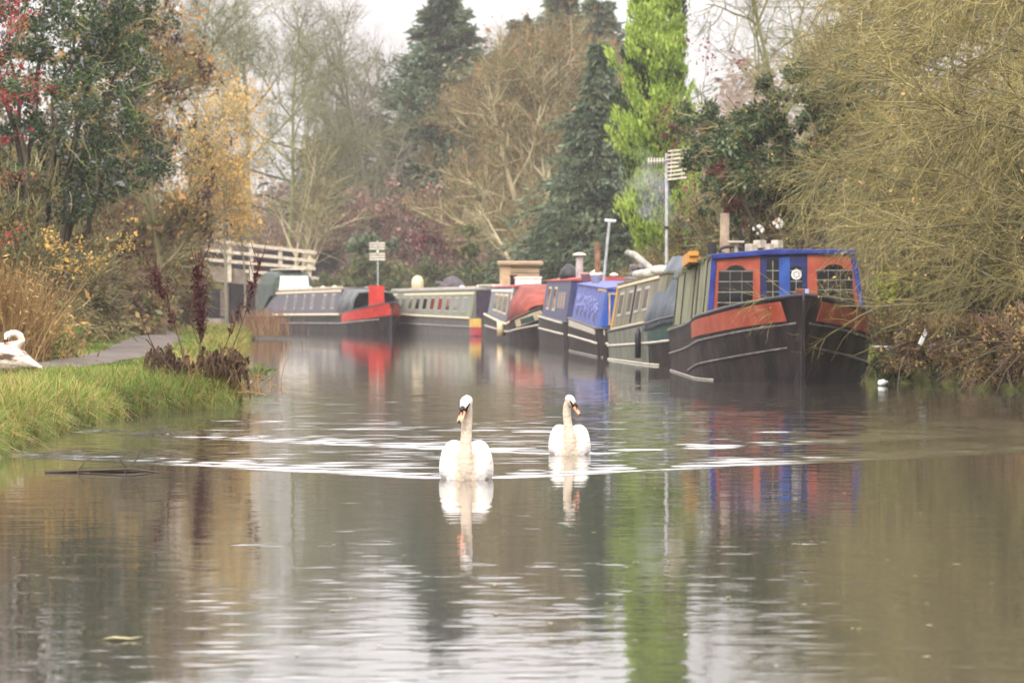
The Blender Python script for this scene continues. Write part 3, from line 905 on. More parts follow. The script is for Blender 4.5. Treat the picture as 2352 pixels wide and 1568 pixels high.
sp = MB(); sp.box((0, -0.03, 0.49), (1.25, 0.03, 0.28)); sp.build('transom_panel', paint('stern_yellow', '#b9953f'), b6.root)
sp = MB(); sp.box((0, -0.03, 0.19), (1.22, 0.03, 0.29)); sp.build('transom_band', paint('stern_red', '#8c2a36'), b6.root)
for y in (4, 8, 12.5, 17):
    b6.vent(0.3, y, M_WHITE, 0.11)
sd_ = MB(); sd_.box((0, 1.5, 1.15), (1.5, 0.06, 0.98)); sd_.build('cabin_end', paint('plum_end', '#251c2e', '#39283c'), b6.root)

# ---- seventh boat: dark plum with a red bow, pointing this way
M_PLUM = paint('plum_cabin', '#2c2735', '#453b48', rough=0.45, scale=2.5)
M_REDB = paint('bright_red_bow', '#a8241c', '#c0392c', rough=0.5, scale=3)
b7 = Boat('narrowboat', 'dark plum narrowboat with a bright red bow and cream lines, farthest away', (-4.68, 178.3), (-0.235, 0.972), 24.6, 2.05,
          [(0, 1.20), (2.0, 0.96), (5, 0.74), (24.6, 0.66)], [(3, 1.74), (24.6, 1.62)], (6.2, 22.6), 'bow')
b7.cabin(M_PLUM, paint('plum_roof', '#57504e', '#7a726c', scale=3), M_CREAM)
b7.hull_panel('bow_panel', M_REDB, 0.12, 5.0, 0.55, 1.0, fa=(0.60, 1.0))
b7.strake(0.97, 0.97, 5.4, 24.4, 0.05, M_CREAM, name='gunwale_stripe')
b7.strake(0.5, 0.45, 1.0, 24.4, 0.035, M_SCUFF)
b7.side_panel('eaves_line', M_CREAM, 6.2, 22.5, 0.92, 1.0, off=0.025)
for y in (7.2, 9.0, 11.6, 13.6, 15.6, 17.6):
    b7.window(y, y + (0.75 if y < 12 else 0.4), 0.2, 0.85, paint('dull_frame', '#8a8378', '#a39b8d'))
cv = MB(); P = []
for y, top in ((3.2, 1.62), (4.6, 1.70), (6.15, 1.74)):
    g = b7.zg(y); w0 = b7.w(y, g) - 0.02
    P.append([(-w0, y, g - 0.02), (-w0 * 0.9, y, g + (top - g) * 0.6), (-w0 * 0.7, y, top - 0.03), (0, y, top), (w0 * 0.7, y, top - 0.03), (w0 * 0.9, y, g + (top - g) * 0.6), (w0, y, g - 0.02)])
cv.grid(P); cv.build('cratch_cover', paint('grey_canvas', '#44474a', '#66686a', rough=0.85, scale=2), b7.root, True, solid=0.02)
cb = MB(); cb.prism([(-0.62, 0.9), (-0.2, 1.66), (0.2, 1.66), (0.62, 0.9)], 3.14, 3.18); cb.build('cratch_board', M_DARK, b7.root)
cb = MB(); cb.box((0, 3.05, 1.38), (0.62, 0.06, 1.0)); cb.build('cratch_door', M_REDB, b7.root)
for y in (10.5, 13.0, 15.8, 18.2):
    b7.vent(-0.2, y, M_PALE, 0.11)
# hooded wheelhouse on its stern
ph = MB(); P = []
for y, top in ((20.6, 2.40), (21.2, 2.58), (23.6, 2.60), (24.3, 2.3)):
    P.append([(-0.92, y, 1.5 if y < 22.6 else 0.62), (-0.9, y, 2.0), (-0.74, y, top - 0.12), (-0.4, y, top), (0.4, y, top), (0.74, y, top - 0.12), (0.9, y, 2.0), (0.92, y, 1.5 if y < 22.6 else 0.62)])
ph.grid(P)
ph.add([P[0][k] for k in range(8)], [tuple(range(8))])
hood = ph.build('wheelhouse', paint('bottle_green_canvas', '#2f3a33', '#46524a', rough=0.8), b7.root, solid=0.03)
pw_ = MB()
pw_.prism([(-0.66, 1.66), (-0.6, 2.36), (0.62, 2.36), (0.70, 1.66)], 20.50, 20.56)
pw_.build('wheelhouse_window', M_WHITE, hood)
pr = MB(); pr.box((0, 21.9, 2.645), (1.1, 2.6, 0.05)); pr.build('wheelhouse_roof', M_PALE, hood, bevel=0.02)

# ------------------------------------------------------------------ bridge, aerials, bank furniture
M_RAIL = paint('white_rail_paint', '#9c907f', '#bfb3a1', rough=0.6, scale=5)
M_CONC = paint('bridge_concrete', '#6b5f52', '#8d8172', rough=0.9, scale=1.5, bump=0.3)
M_BRICK = paint('abutment_brick', '#4a3f38', '#6f6156', rough=0.9, scale=3, stretch=(1, 1, 3), bump=0.4)
BD = 222.0


def bz(py, d=BD): return CAMZ + (HY - py) / F * d


br = thing('footbridge', 'white railed bridge over a dark opening, half hidden by the left bank trees', 'bridge', (wx(570, BD), BD, 0.6))
ox, oy, oz = br.location


def bpt(px, py, dy=0.0): return (wx(px, BD) - ox, dy, bz(py) - oz)


def beam(mb, a, b, h, t, dy=0.0):
    """A straight bar between two photo points on the bridge's near side."""
    (x0, _, z0), (x1, _, z1) = bpt(*a), bpt(*b)
    mb.hexa([(x0, dy - t / 2, z0 - h / 2), (x1, dy - t / 2, z1 - h / 2), (x1, dy - t / 2, z1 + h / 2), (x0, dy - t / 2, z0 + h / 2),
             (x0, dy + t / 2, z0 - h / 2), (x1, dy + t / 2, z1 - h / 2), (x1, dy + t / 2, z1 + h / 2), (x0, dy + t / 2, z0 + h / 2)])


for k, (a, b) in enumerate((((405, 543), (728, 581)), ((405, 566), (725, 600)), ((405, 590), (725, 617)), ((560, 622), (735, 640)))):
    mb = MB(); beam(mb, a, b, 0.16, 0.10, -0.12 if k < 3 else -0.02); mb.build('rail', M_RAIL, br)
for px, y0, y1 in ((418, 543, 612), (456, 547, 640), (527, 555, 644), (577, 562, 650), (644, 570, 640), (711, 577, 642)):
    x, _, z0 = bpt(px, y1); z1 = bpt(px, y0)[2]
    mb = MB(); mb.box((x, 0, (z0 + z1) / 2), (0.19, 0.13, z1 - z0 + 0.15)); mb.build('post', M_RAIL, br)
mb = MB()
p = [bpt(395, 598), bpt(600, 625), bpt(600, 655), bpt(395, 640)]
mb.hexa([(x, 0.18, z) for x, y, z in p] + [(x, 3.2, z) for x, y, z in p])
mb.build('deck', M_CONC, br)
for (pa, pb, ya, yb) in ((386, 412, 638, 738), (505, 524, 655, 726)):
    x0, x1 = bpt(pa, 0)[0], bpt(pb, 0)[0]
    mb = MB(); mb.box(((x0 + x1) / 2, 1.7, (bz(ya) + bz(yb)) / 2 - oz), (x1 - x0, 2.8, bz(ya) - bz(yb)))
    mb.build('pier', M_BRICK, br)
mb = MB(); x0, x1 = bpt(585, 0)[0], bpt(745, 0)[0]
mb.box(((x0 + x1) / 2, 1.9, (bz(648) + 0.2) / 2 - oz), (x1 - x0, 3.0, bz(648) - 0.2))
mb.build('abutment', M_BRICK, br)
mb = MB(); x0, x1 = bpt(300, 0)[0], bpt(395, 0)[0]
mb.box(((x0 + x1) / 2, 1.9, 0.9), (x1 - x0, 3.0, bz(620) - 0.0))
mb.build('abutment', M_BRICK, br)
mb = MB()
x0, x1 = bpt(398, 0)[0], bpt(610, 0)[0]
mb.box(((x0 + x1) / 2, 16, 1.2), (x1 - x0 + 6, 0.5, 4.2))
o = mb.build('retaining_wall', M_DARK, None); o.location = (ox, oy, oz)  # near-black colour stands for the shade under the bridge
tag(o, 'dark retaining wall painted with the shade behind the bridge opening', 'wall')
mb = MB(); x0, x1 = wx(395, 205), wx(512, 205); mb.box(((x0 + x1) / 2, 205, 0.22), (x1 - x0, 3, 0.5))
tag(mb.build('landing_stage', paint('landing_concrete', '#6e6157', '#8c7d70', rough=0.9, scale=2), None), 'low brown landing stage below the bridge', 'landing')
mb = MB()
x = wx(436, 204); mb.tube([(x - 0.3, 204, 0.4), (x - 0.3, 204, 1.2), (x - 0.2, 204, 1.42), (x + 0.05, 204, 1.45), (x + 0.2, 204, 1.3), (x + 0.2, 204, 0.4)], 0.05, 8)
tag(mb.build('handrail', M_GALV, None, True), 'pale hooped metal rail on the landing under the bridge', 'handrail')


def aerial(px, d, y_top, y_bot, label, kind, name='tv_aerial', mat=M_GALV):
    zt, zb = CAMZ + (HY - y_top) / F * d, CAMZ + (HY - y_bot) / F * d
    t = thing(name, label, 'TV aerial', (wx(px, d), d, zb))
    mb = MB(); mb.tube([(0, 0, 0), (0, 0, (zt - zb))], 0.032, 8); mb.build('mast', mat, t)
    return t, zt - zb


# tall aerial with a grid of rods
t, h = aerial(1531, 96, 352, 652, 'tall television aerial with slatted reflector on the khaki boat', 'grid')
mb = MB()
mb.tube([(-0.40, -0.03, h - 0.18), (0.30, -0.03, h - 0.14)], 0.02, 6); mb.build('boom', M_GALV, t)
for i in range(8):
    z = h + 0.06 - i * 0.085
    mb = MB(); mb.box((0.22, -0.08, z), (0.40, 0.03, 0.035), ry=-0.12); mb.build('reflector_rod', M_PALE, t)
mb = MB(); mb.box((0.10, -0.05, h - 0.24), (0.03, 0.03, 0.62), ry=0.06); mb.box((0.34, -0.05, h - 0.24), (0.03, 0.03, 0.62), ry=0.06); mb.build('reflector_frame', M_PALE, t)
for i in range(6):
    mb = MB(); mb.tube([(-0.38 + i * 0.06, -0.05, h - 0.24), (-0.38 + i * 0.06, -0.05, h - 0.10)], 0.016, 5); mb.build('director_rod', M_PALE, t, True)
mb = MB(); mb.tube([(0, 0, h * 0.42), (0, 0, h * 0.42 + 0.06)], 0.05, 8); mb.build('clamp', M_GUN, t)
# leaning T-topped aerial
d = 114
t = thing('tv_aerial', 'leaning pole with a small T top beside the rusty post', 'TV aerial', (wx(1386, d), d, 1.70))
top = (wx(1400, d) - wx(1386, d), 0, CAMZ + (HY - 507) / F * d - 1.70)
mb = MB(); mb.tube([(0, 0, 0), top], 0.035, 8); mb.build('mast', M_GALV, t)
mb = MB(); mb.tube([(top[0] - 0.12, 0, top[2] + 0.01), (top[0] + 0.16, 0, top[2] - 0.01)], 0.04, 6); mb.build('crossbar', M_WHITE, t)
# far panel aerial
d = 204
t = thing('tv_aerial', 'pale slatted panel aerial on a thin pole behind the red bow', 'TV aerial', (wx(868, d), d, 0.5))
hh = CAMZ + (HY - 556) / F * d - 0.5
mb = MB(); mb.tube([(0, 0, 0), (0, 0, hh)], 0.03, 6); mb.build('mast', M_GALV, t)
for i in range(7):
    if i == 3: continue
    mb = MB(); mb.box((-0.03, -0.06, hh - 0.05 - i * 0.12), (0.70, 0.03, 0.08)); mb.build('reflector_rod', M_PALE, t)
mb = MB(); mb.box((-0.01, -0.05, hh - 0.26), (0.07, 0.05, 0.6)); mb.build('reflector_frame', M_WHITE, t)

# rusty post beside it
d = 118
mb = MB(); zt = CAMZ + (HY - 556) / F * d; mb.tube([(0, 0, -0.6), (0.02, 0, zt)], [0.085, 0.075], 10)
o = mb.build('mooring_post', paint('rusty_post', '#6b4a38', '#96705a', rough=0.85, scale=5), None); o.location = (wx(1371, d) + 0.0, d, 0)
tag(o, 'rusty brown pole standing between the blue and navy boats', 'pole')
# slatted timber shed
d = 178
hut = thing('timber_shed', 'small slatted timber shed behind the maroon boat', 'shed', (wx(1195, d), d, 0.5))
w2 = (wx(1243, d) - wx(1150, d)) / 2
zt = CAMZ + (HY - 606) / F * d - 0.5
M_TIM = paint('pale_timber', '#8a735c', '#a98e72', rough=0.85, scale=3, stretch=(0.4, 1, 3))
mb = MB(); mb.box((0, 0.7, zt / 2), (2 * w2 - 0.06, 1.5, zt)); mb.build('wall', paint('shed_shadow_gap', '#5b4a3a', '#6d5946', rough=0.9), hut)
for i in range(11):
    z = 0.1 + i * (zt - 0.15) / 10
    mb = MB(); mb.box((0.16, -0.07, z), (2 * w2 - 0.42, 0.03, (zt - 0.15) / 10 * 0.82)); mb.build('board', M_TIM, hut)
mb = MB(); mb.box((-w2 + 0.2, -0.08, zt / 2), (0.42, 0.05, zt)); mb.build('door', paint('shed_door', '#a08468', '#b89b7c', rough=0.8), hut)
mb = MB(); mb.box((0, 0.65, zt + 0.05), (2 * w2 + 0.2, 1.9, 0.10), rx=0.03); mb.build('roof', M_TIM, hut)

# clutter on the boat roofs: each thing stands on its own


def onroof(b, name, label, cat, x, y, build, mat, group=None, rot=0.0, dz=0.0, smooth=True):
    mb = MB(); build(mb)
    o = mb.build(name, mat, None, smooth)
    c, s_ = math.cos(b.root.rotation_euler.z), math.sin(b.root.rotation_euler.z)
    o.location = (b.root.location.x + x * c - y * s_, b.root.location.y + x * s_ + y * c, b.zr(y) + 0.055 + dz)
    o.rotation_euler = (0, 0, b.root.rotation_euler.z + rot)
    tag(o, label, cat, group)
    return o


M_LOG = paint('birch_log', '#9a958a', '#c4bfb4', rough=0.85, scale=6)
onroof(b2, 'rolled_tarpaulin', 'long off white roll lying along the khaki roof', 'roll', -0.62, 9.6, lambda m: m.tube([(0, -1.6, 0.08), (0.02, -0.4, 0.10), (-0.03, 0.9, 0.09), (0.02, 2.2, 0.10)], [0.08, 0.1, 0.09, 0.07], 8), M_LOG)
onroof(b2, 'sack', 'lumpy off white sack on the khaki roof nearest the tarpaulin', 'sack', -0.6, 6.4, lambda m: m.lathe([(0.02, 0), (0.2, 0.02), (0.22, 0.09), (0.14, 0.17), (0.03, 0.19)], (0, 0, 0), 12), M_PALE)
onroof(b2, 'wooden_pole', 'thick grey pole propped up over the end of the khaki boat roof', 'pole', -0.35, 12.0, lambda m: m.tube([(0.15, -1.6, 0.06), (0.05, -0.2, 0.30), (-0.12, 1.3, 0.58), (-0.2, 2.0, 0.62)], [0.07, 0.075, 0.075, 0.07], 8), paint('grey_pole', '#7d7a72', '#a29e94', rough=0.8))
onroof(b2, 'bucket', 'small brown lidded pot at the tarpaulin end of the khaki roof', 'pot', -0.45, 5.3, lambda m: m.lathe([(0.12, 0), (0.15, 0.16), (0.16, 0.18), (0.15, 0.22), (0.05, 0.25)], (0, 0, 0), 12), paint('brown_pot', '#6a4f48', '#8a6d62'))
onroof(b2, 'tarp_bundle', 'orange red cloth bundle on the far end of the khaki boat', 'bundle', 0.1, 13.0, lambda m: m.lathe([(0.05, 0.1), (0.26, 0.12), (0.28, 0.22), (0.1, 0.30), (0.02, 0.31)], (0, 0, 0), 10), paint('orange_cloth', '#a83a1e', '#c44f30', rough=0.8))
onroof(b3, 'log_stack', 'grey bundle of bark covered logs on the blue boat roof', 'logs', 0.25, 5.0, lambda m: [m.tube([(0.18 * (i % 3) - 0.2, -0.5, 0.09 + 0.17 * (i // 3)), (0.18 * (i % 3) - 0.2 + 0.02, 0.5, 0.09 + 0.17 * (i // 3))], 0.085, 8) for i in range(9)], paint('bark_log', '#57504b', '#7d756e', rough=0.9, scale=8, bump=0.7))
onroof(b3, 'roof_box', 'pale wooden box with a lid on the blue boat roof', 'box', 0.2, 2.6, lambda m: (m.box((0, 0, 0.09), (0.9, 0.5, 0.18)), m.box((0, 0, 0.20), (0.98, 0.56, 0.04))), paint('pale_box', '#7d7664', '#999280'), smooth=False)
for i, (x, y, lab, c) in enumerate(((-0.55, 9.8, 'off white flower pot at the front of the blue boat roof row', M_WHITE), (-0.4, 12.0, 'cream flower pot in the middle of the blue boat roof row', M_CREAM),
                                    (-0.62, 13.1, 'pinkish flower pot at the far end of the blue boat roof row', paint('pink_pot', '#a97f74', '#c39b8f')))):
    onroof(b3, 'flower_pot', lab, 'flower pot', x, y, lambda m: m.lathe([(0.08, 0), (0.13, 0.2), (0.15, 0.21), (0.15, 0.26), (0.12, 0.26), (0.11, 0.22)], (0, 0, 0), 12), c, 'flower pots on the blue boat')
onroof(b4, 'watering_can', 'white round can with a knob on the navy boat red roof', 'can', 0.25, 8.0, lambda m: m.lathe([(0.12, 0), (0.16, 0.1), (0.15, 0.2), (0.05, 0.26), (0.03, 0.32), (0.01, 0.33)], (0, 0, 0), 12), M_WHITE)
onroof(b4, 'roof_bundle', 'dark humped bundle beside the navy boat chimney', 'bundle', -0.55, 7.2, lambda m: m.lathe([(0.25, 0), (0.28, 0.12), (0.2, 0.3), (0.06, 0.42), (0.01, 0.43)], (0, 0, 0), 10), M_GUN)
onroof(b5, 'roof_crate', 'white box on the red roof of the maroon boat', 'box', -0.1, 9.0, lambda m: (m.box((0, 0, 0.12), (0.8, 1.0, 0.24)), m.box((0, 0, 0.26), (0.86, 1.06, 0.05))), M_WHITE, smooth=False)
onroof(b5, 'flue', 'short black flue on the red roof of the maroon boat', 'flue', -0.5, 10.5, lambda m: m.lathe([(0.1, 0), (0.1, 0.3), (0.13, 0.32), (0.13, 0.36)], (0, 0, 0), 10), M_GUN)
onroof(b6, 'tarpaulin_heap', 'dark heap of tarpaulin on the pale green boat roof', 'heap', 0.0, 13.0, lambda m: m.lathe([(0.5, 0), (0.55, 0.1), (0.4, 0.3), (0.15, 0.5), (0.02, 0.52)], (0, 0, 0), 10), paint('mauve_heap', '#3f3a40', '#5a5357', rough=0.9))
onroof(b6, 'gang_plank', 'long pale plank along the pale green boat roof', 'plank', 0.4, 6.0, lambda m: m.box((0, 0, 0.14), (0.3, 4.5, 0.06)), M_PALE, smooth=False)
onroof(b6, 'boat_pole', 'dark pole on rests along the pale green boat roof', 'pole', 0.2, 16.5, lambda m: m.tube([(0, -2.5, 0.2), (0, 2.6, 0.32)], 0.05, 6), M_GUN)
onroof(b6, 'coal_sack', 'pale sack at the far end of the pale green boat roof', 'sack', -0.4, 20.2, lambda m: m.lathe([(0.1, 0), (0.25, 0.05), (0.24, 0.4), (0.15, 0.55), (0.03, 0.6)], (0, 0, 0), 10), M_CREAM)

# things on the right bank
ch = thing('garden_chair', 'broken white plastic chair lying in the brambles beside the black boat', 'chair', (wx(2150, 66.2), 65.9, 0.52))
M_PL = paint('white_plastic', '#c5c9ca', '#e4e6e4', rough=0.4, scale=4)
mb = MB(); mb.box((0.03, 0, 0.10), (0.30, 0.30, 0.035), rx=-0.25, ry=-0.2); mb.build('seat', M_PL, ch, bevel=0.01)
mb = MB(); mb.box((-0.20, 0.1, 0.22), (0.06, 0.05, 0.26), ry=0.45); mb.build('armrest', M_PL, ch, bevel=0.01)
for x, z, r_ in ((0.16, 0.22, -0.08), (0.20, 0.02, 0.1)):
    mb = MB(); mb.box((x, 0.02, z), (0.05, 0.05, 0.36 if z > .1 else 0.14), ry=r_); mb.build('leg', M_PL, ch, bevel=0.008)
mb = MB()
mb.grid([[(0.36 * math.cos(a) * s_ * 0.8, 0.15 * math.sin(a) * s_, z) for a in np.linspace(0, 2 * math.pi, 15)] for s_, z in ((0.0, 0), (0.6, 0.0), (0.8, 0.04), (1.0, 0.10))])
o = mb.build('plastic_tray', M_PL, None, True, solid=0.012); o.location = (wx(2034, 69.4), 69.4, 0.50); o.scale = (.7, .7, .7)
tag(o, 'white plastic tray caught in the bank beside the black hull', 'tray')
mb = MB(); mb.lathe([(0.03, -0.06), (0.075, -0.03), (0.08, 0.10), (0.03, 0.16), (0.025, 0.2)], (0, 0, 0), 12)
o = mb.build('plastic_bottle', M_PL, None, True); o.scale = (.6, .6, .6); o.location = (wx(2022, 67.5), 67.5, 0.04); o.rotation_euler = (0, 1.4, 0.3)
tag(o, 'white plastic bottle floating beside the black hull', 'bottle')
fe = thing('wire_fence', 'rusty rail and post fence among the brambles beside the black boat', 'fence', (wx(2150, 73), 73, 0.3))
mb = MB(); mb.tube([(-0.55, 0, 1.0), (0.75, 0, 1.06)], 0.022, 6); mb.build('rail', paint('old_rail', '#2b2420', '#45392f', rough=.9), fe)
for x in (-0.48, 0.1, 0.55):
    mb = MB(); mb.tube([(x, 0, -0.1), (x + 0.02, 0, 1.05)], 0.03 if x < 0 else 0.018, 6); mb.build('post', paint('old_rail', '#2b2420', '#45392f'), fe)

# ------------------------------------------------------------------ swans
def feather_mat(name, white, tan, kind):
    m = bpy.data.materials.new(name)
    m.use_nodes = True
    n, l = m.node_tree.nodes, m.node_tree.links
    b = n['Principled BSDF']
    b.inputs['Roughness'].default_value = 0.75
    b.inputs['Specular IOR Level'].default_value = 0.2
    b.inputs['Subsurface Weight'].default_value = 0.0
    t = n.new('ShaderNodeTexCoord'); s = n.new('ShaderNodeSeparateXYZ')
    l.new(t.outputs['Object'], s.inputs[0])
    nz = n.new('ShaderNodeTexNoise'); nz.inputs['Scale'].default_value = 28; nz.inputs['Detail'].default_value = 5
    l.new(t.outputs['Object'], nz.inputs[0])
    if kind == 'swim':
        # stained buff neck and breast, white head top, body and wings
        fy = n.new('ShaderNodeMapRange'); l.new(s.outputs[1], fy.inputs[0])
        fy.inputs[1].default_value = -0.175; fy.inputs[2].default_value = -0.225
        fx_ = n.new('ShaderNodeMath'); fx_.operation = 'ABSOLUTE'; l.new(s.outputs[0], fx_.inputs[0])
        fr = n.new('ShaderNodeMapRange'); l.new(fx_.outputs[0], fr.inputs[0])
        fr.inputs[1].default_value = 0.09; fr.inputs[2].default_value = 0.066
        fh = n.new('ShaderNodeMapRange'); l.new(s.outputs[2], fh.inputs[0])
        fh.inputs[1].default_value = 0.55; fh.inputs[2].default_value = 0.46
        a = n.new('ShaderNodeMath'); a.operation = 'MULTIPLY'; l.new(fy.outputs[0], a.inputs[0]); l.new(fr.outputs[0], a.inputs[1])
        a2 = n.new('ShaderNodeMath'); a2.operation = 'MULTIPLY'; l.new(a.outputs[0], a2.inputs[0]); l.new(fh.outputs[0], a2.inputs[1])
        fac = a2.outputs[0]
    else:
        # young bird: brown grey feathers still showing in patches over the back and flank
        r2 = n.new('ShaderNodeTexNoise'); r2.inputs['Scale'].default_value = 7.0; r2.inputs['Detail'].default_value = 5
        mp = n.new('ShaderNodeMapping'); mp.inputs['Scale'].default_value = (0.7, 1, 1.6)
        l.new(t.outputs['Object'], mp.inputs[0]); l.new(mp.outputs[0], r2.inputs[0])
        mr = n.new('ShaderNodeMapRange'); l.new(r2.outputs[0], mr.inputs[0]); mr.inputs[1].default_value = 0.48; mr.inputs[2].default_value = 0.60
        fh = n.new('ShaderNodeMapRange'); l.new(s.outputs[2], fh.inputs[0]); fh.inputs[1].default_value = 0.34; fh.inputs[2].default_value = 0.26
        fl = n.new('ShaderNodeMapRange'); l.new(s.outputs[2], fl.inputs[0]); fl.inputs[1].default_value = 0.08; fl.inputs[2].default_value = 0.14
        a = n.new('ShaderNodeMath'); a.operation = 'MULTIPLY'; l.new(mr.outputs[0], a.inputs[0]); l.new(fh.outputs[0], a.inputs[1])
        a2 = n.new('ShaderNodeMath'); a2.operation = 'MULTIPLY'; l.new(a.outputs[0], a2.inputs[0]); l.new(fl.outputs[0], a2.inputs[1])
        fac = a2.outputs[0]
    mixc = n.new('ShaderNodeMixRGB'); mixc.inputs[1].default_value = lin(white); mixc.inputs[2].default_value = lin(tan)
    l.new(fac, mixc.inputs[0])
    mott = n.new('ShaderNodeMixRGB'); mott.blend_type = 'MULTIPLY'; mott.inputs[0].default_value = 1.0
    rr = n.new('ShaderNodeValToRGB'); rr.color_ramp.elements[0].position = 0.3; rr.color_ramp.elements[0].color = (0.93, 0.925, 0.91, 1); rr.color_ramp.elements[1].position = 0.55; rr.color_ramp.elements[1].color = (1, 1, 1, 1)
    l.new(nz.outputs[0], rr.inputs[0]); l.new(mixc.outputs[0], mott.inputs[1]); l.new(rr.outputs[0], mott.inputs[2])
    l.new(mott.outputs[0], b.inputs['Base Color'])
    # feather rows: fine stretched ripples
    wv = n.new('ShaderNodeTexVoronoi'); wv.inputs['Scale'].default_value = 26
    mp2 = n.new('ShaderNodeMapping'); mp2.inputs['Scale'].default_value = (1.3, 0.55, 1.2)
    l.new(t.outputs['Object'], mp2.inputs[0]); l.new(mp2.outputs[0], wv.inputs[0])
    bp = n.new('ShaderNodeBump'); bp.inputs['Strength'].default_value = 0.4; bp.inputs['Distance'].default_value = 0.015
    l.new(wv.outputs[0], bp.inputs['Height']); l.new(bp.outputs[0], b.inputs['Normal'])
    return m


M_SWAN = feather_mat('swan_feathers', '#cac6c0', '#b9ac9a', 'swim')
M_CYG = feather_mat('young_swan_feathers', '#d6c8bb', '#5e4c40', 'young')
M_BILL = paint('swan_bill', '#d9835c', '#e8a080', rough=0.4, scale=18, bump=0)
M_BLACK = paint('swan_mask', '#0e0d0f', '#1a191b', rough=0.45, scale=10, bump=0)


def ellipse_loft(mb, secs, n=20):
    """secs: (centre, half width x, half height z, tilt) along the body axis."""
    rings = []
    for (c, a, h, tilt) in secs:
        ring = []
        for k in range(n):
            t = 2 * math.pi * k / n
            ct, s2 = math.cos(t), math.sin(t)
            x, z = a * math.copysign(abs(ct) ** 0.8, ct), h * math.copysign(abs(s2) ** 0.8, s2)
            ring.append((c[0] + x * math.cos(tilt) - z * math.sin(tilt), c[1], c[2] + x * math.sin(tilt) + z * math.cos(tilt)))
        rings.append(ring)
    return mb.loft(rings)


def skinned(mb, name, mat, parent, vox=0.008, smooth=6):
    o = mb.build(name, mat, parent, True)
    r = o.modifiers.new('remesh', 'REMESH'); r.mode = 'VOXEL'; r.voxel_size = vox; r.use_smooth_shade = True
    s = o.modifiers.new('smooth', 'SMOOTH'); s.factor = 0.5; s.iterations = smooth
    return o


def swan_head(parent, body, hc, dirv, s=1.0):
    """Head on the neck's end: skull joined into the body mesh, bill, mask, knob and eyes as parts. Returns nothing."""
    d = Vector(dirv).normalized()
    right = d.cross(Vector((0, 0, 1))).normalized()
    up = right.cross(d).normalized()
    hc = Vector(hc)

    def P(a, b, c): return hc + d * a * s + right * b * s + up * c * s
    rings = []
    for a, w, hb, ht in ((-0.062, 0.012, 0.012, 0.014), (-0.05, 0.034, 0.03, 0.032), (-0.02, 0.047, 0.04, 0.045), (0.015, 0.043, 0.036, 0.04), (0.045, 0.034, 0.03, 0.028), (0.07, 0.025, 0.023, 0.016), (0.078, 0.012, 0.012, 0.006)):
        rings.append([P(a, w * math.cos(t), (ht if math.sin(t) > 0 else hb) * math.sin(t)) for t in np.linspace(0, 2 * math.pi, 17)[:-1]])
    body.loft(rings)
    # bill: broad at the base, flattened and spooned at the tip
    bl = MB(); rings = []
    for a, w, hb, ht in ((0.060, 0.023, 0.021, 0.019), (0.085, 0.023, 0.020, 0.014), (0.115, 0.0235, 0.015, 0.008), (0.14, 0.024, 0.010, 0.006), (0.155, 0.019, 0.008, 0.005), (0.162, 0.010, 0.005, 0.003)):
        rings.append([P(a, w * math.cos(t), (ht if math.sin(t) > 0 else hb) * math.sin(t) - 0.003 - (a - 0.06) * 0.10) for t in np.linspace(0, 2 * math.pi, 17)[:-1]])
    bl.loft(rings); bill = bl.build('bill', M_BILL, parent, True)
    nl = MB(); rings = []
    for a, w, h in ((0.146, 0.007, 0.008), (0.156, 0.012, 0.008), (0.166, 0.010, 0.008), (0.170, 0.004, 0.004)):
        rings.append([P(a, w * math.cos(t), h * math.sin(t) - 0.011) for t in np.linspace(0, 2 * math.pi, 13)[:-1]])
    nl.loft(rings); nl.build('bill_tip', M_BLACK, bill, True)
    for sd in (-1, 1):
        ns = MB(); rings = []
        for a, w in ((0.082, 0.002), (0.09, 0.0045), (0.105, 0.004), (0.112, 0.001)):
            rings.append([P(a, sd * 0.012 + w * math.cos(t), 0.0115 - (a - 0.08) * 0.2 + w * math.sin(t)) for t in np.linspace(0, 2 * math.pi, 9)[:-1]])
        ns.loft(rings); ns.build('nostril', M_BLACK, bill, True)
    # knob and mask
    kb = MB(); rings = []
    for a, w, h in ((0.04, 0.014, 0.010), (0.052, 0.020, 0.015), (0.066, 0.019, 0.016), (0.08, 0.013, 0.012), (0.088, 0.005, 0.006)):
        rings.append([P(a, w * math.cos(t), 0.016 + h * math.sin(t)) for t in np.linspace(0, 2 * math.pi, 13)[:-1]])
    kb.loft(rings); kb.build('bill_knob', M_BLACK, parent, True)
    mk = MB()
    for sd in (-1, 1):
        rings = []
        for a, w, z, r_ in ((0.018, 0.043, 0.014, 0.002), (0.026, 0.0415, 0.012, 0.007), (0.045, 0.034, 0.006, 0.012), (0.064, 0.0265, 0.0, 0.017), (0.074, 0.021, -0.006, 0.014)):
            rings.append([P(a, sd * (w - 0.004 + 0.005 * math.cos(t)), z + r_ * math.sin(t)) for t in np.linspace(0, 2 * math.pi, 11)[:-1]])
        mk.loft(rings)
    mk.build('face_mask', M_BLACK, parent, True)
    for sd in (-1, 1):
        e = MB(); c = P(0.016, sd * 0.0415, 0.016)
        e.lathe([(0.001, -0.006), (0.0055, -0.003), (0.0065, 0), (0.0055, 0.003), (0.001, 0.006)], c, 10)
        e.build('eye', M_BLACK, parent, True)


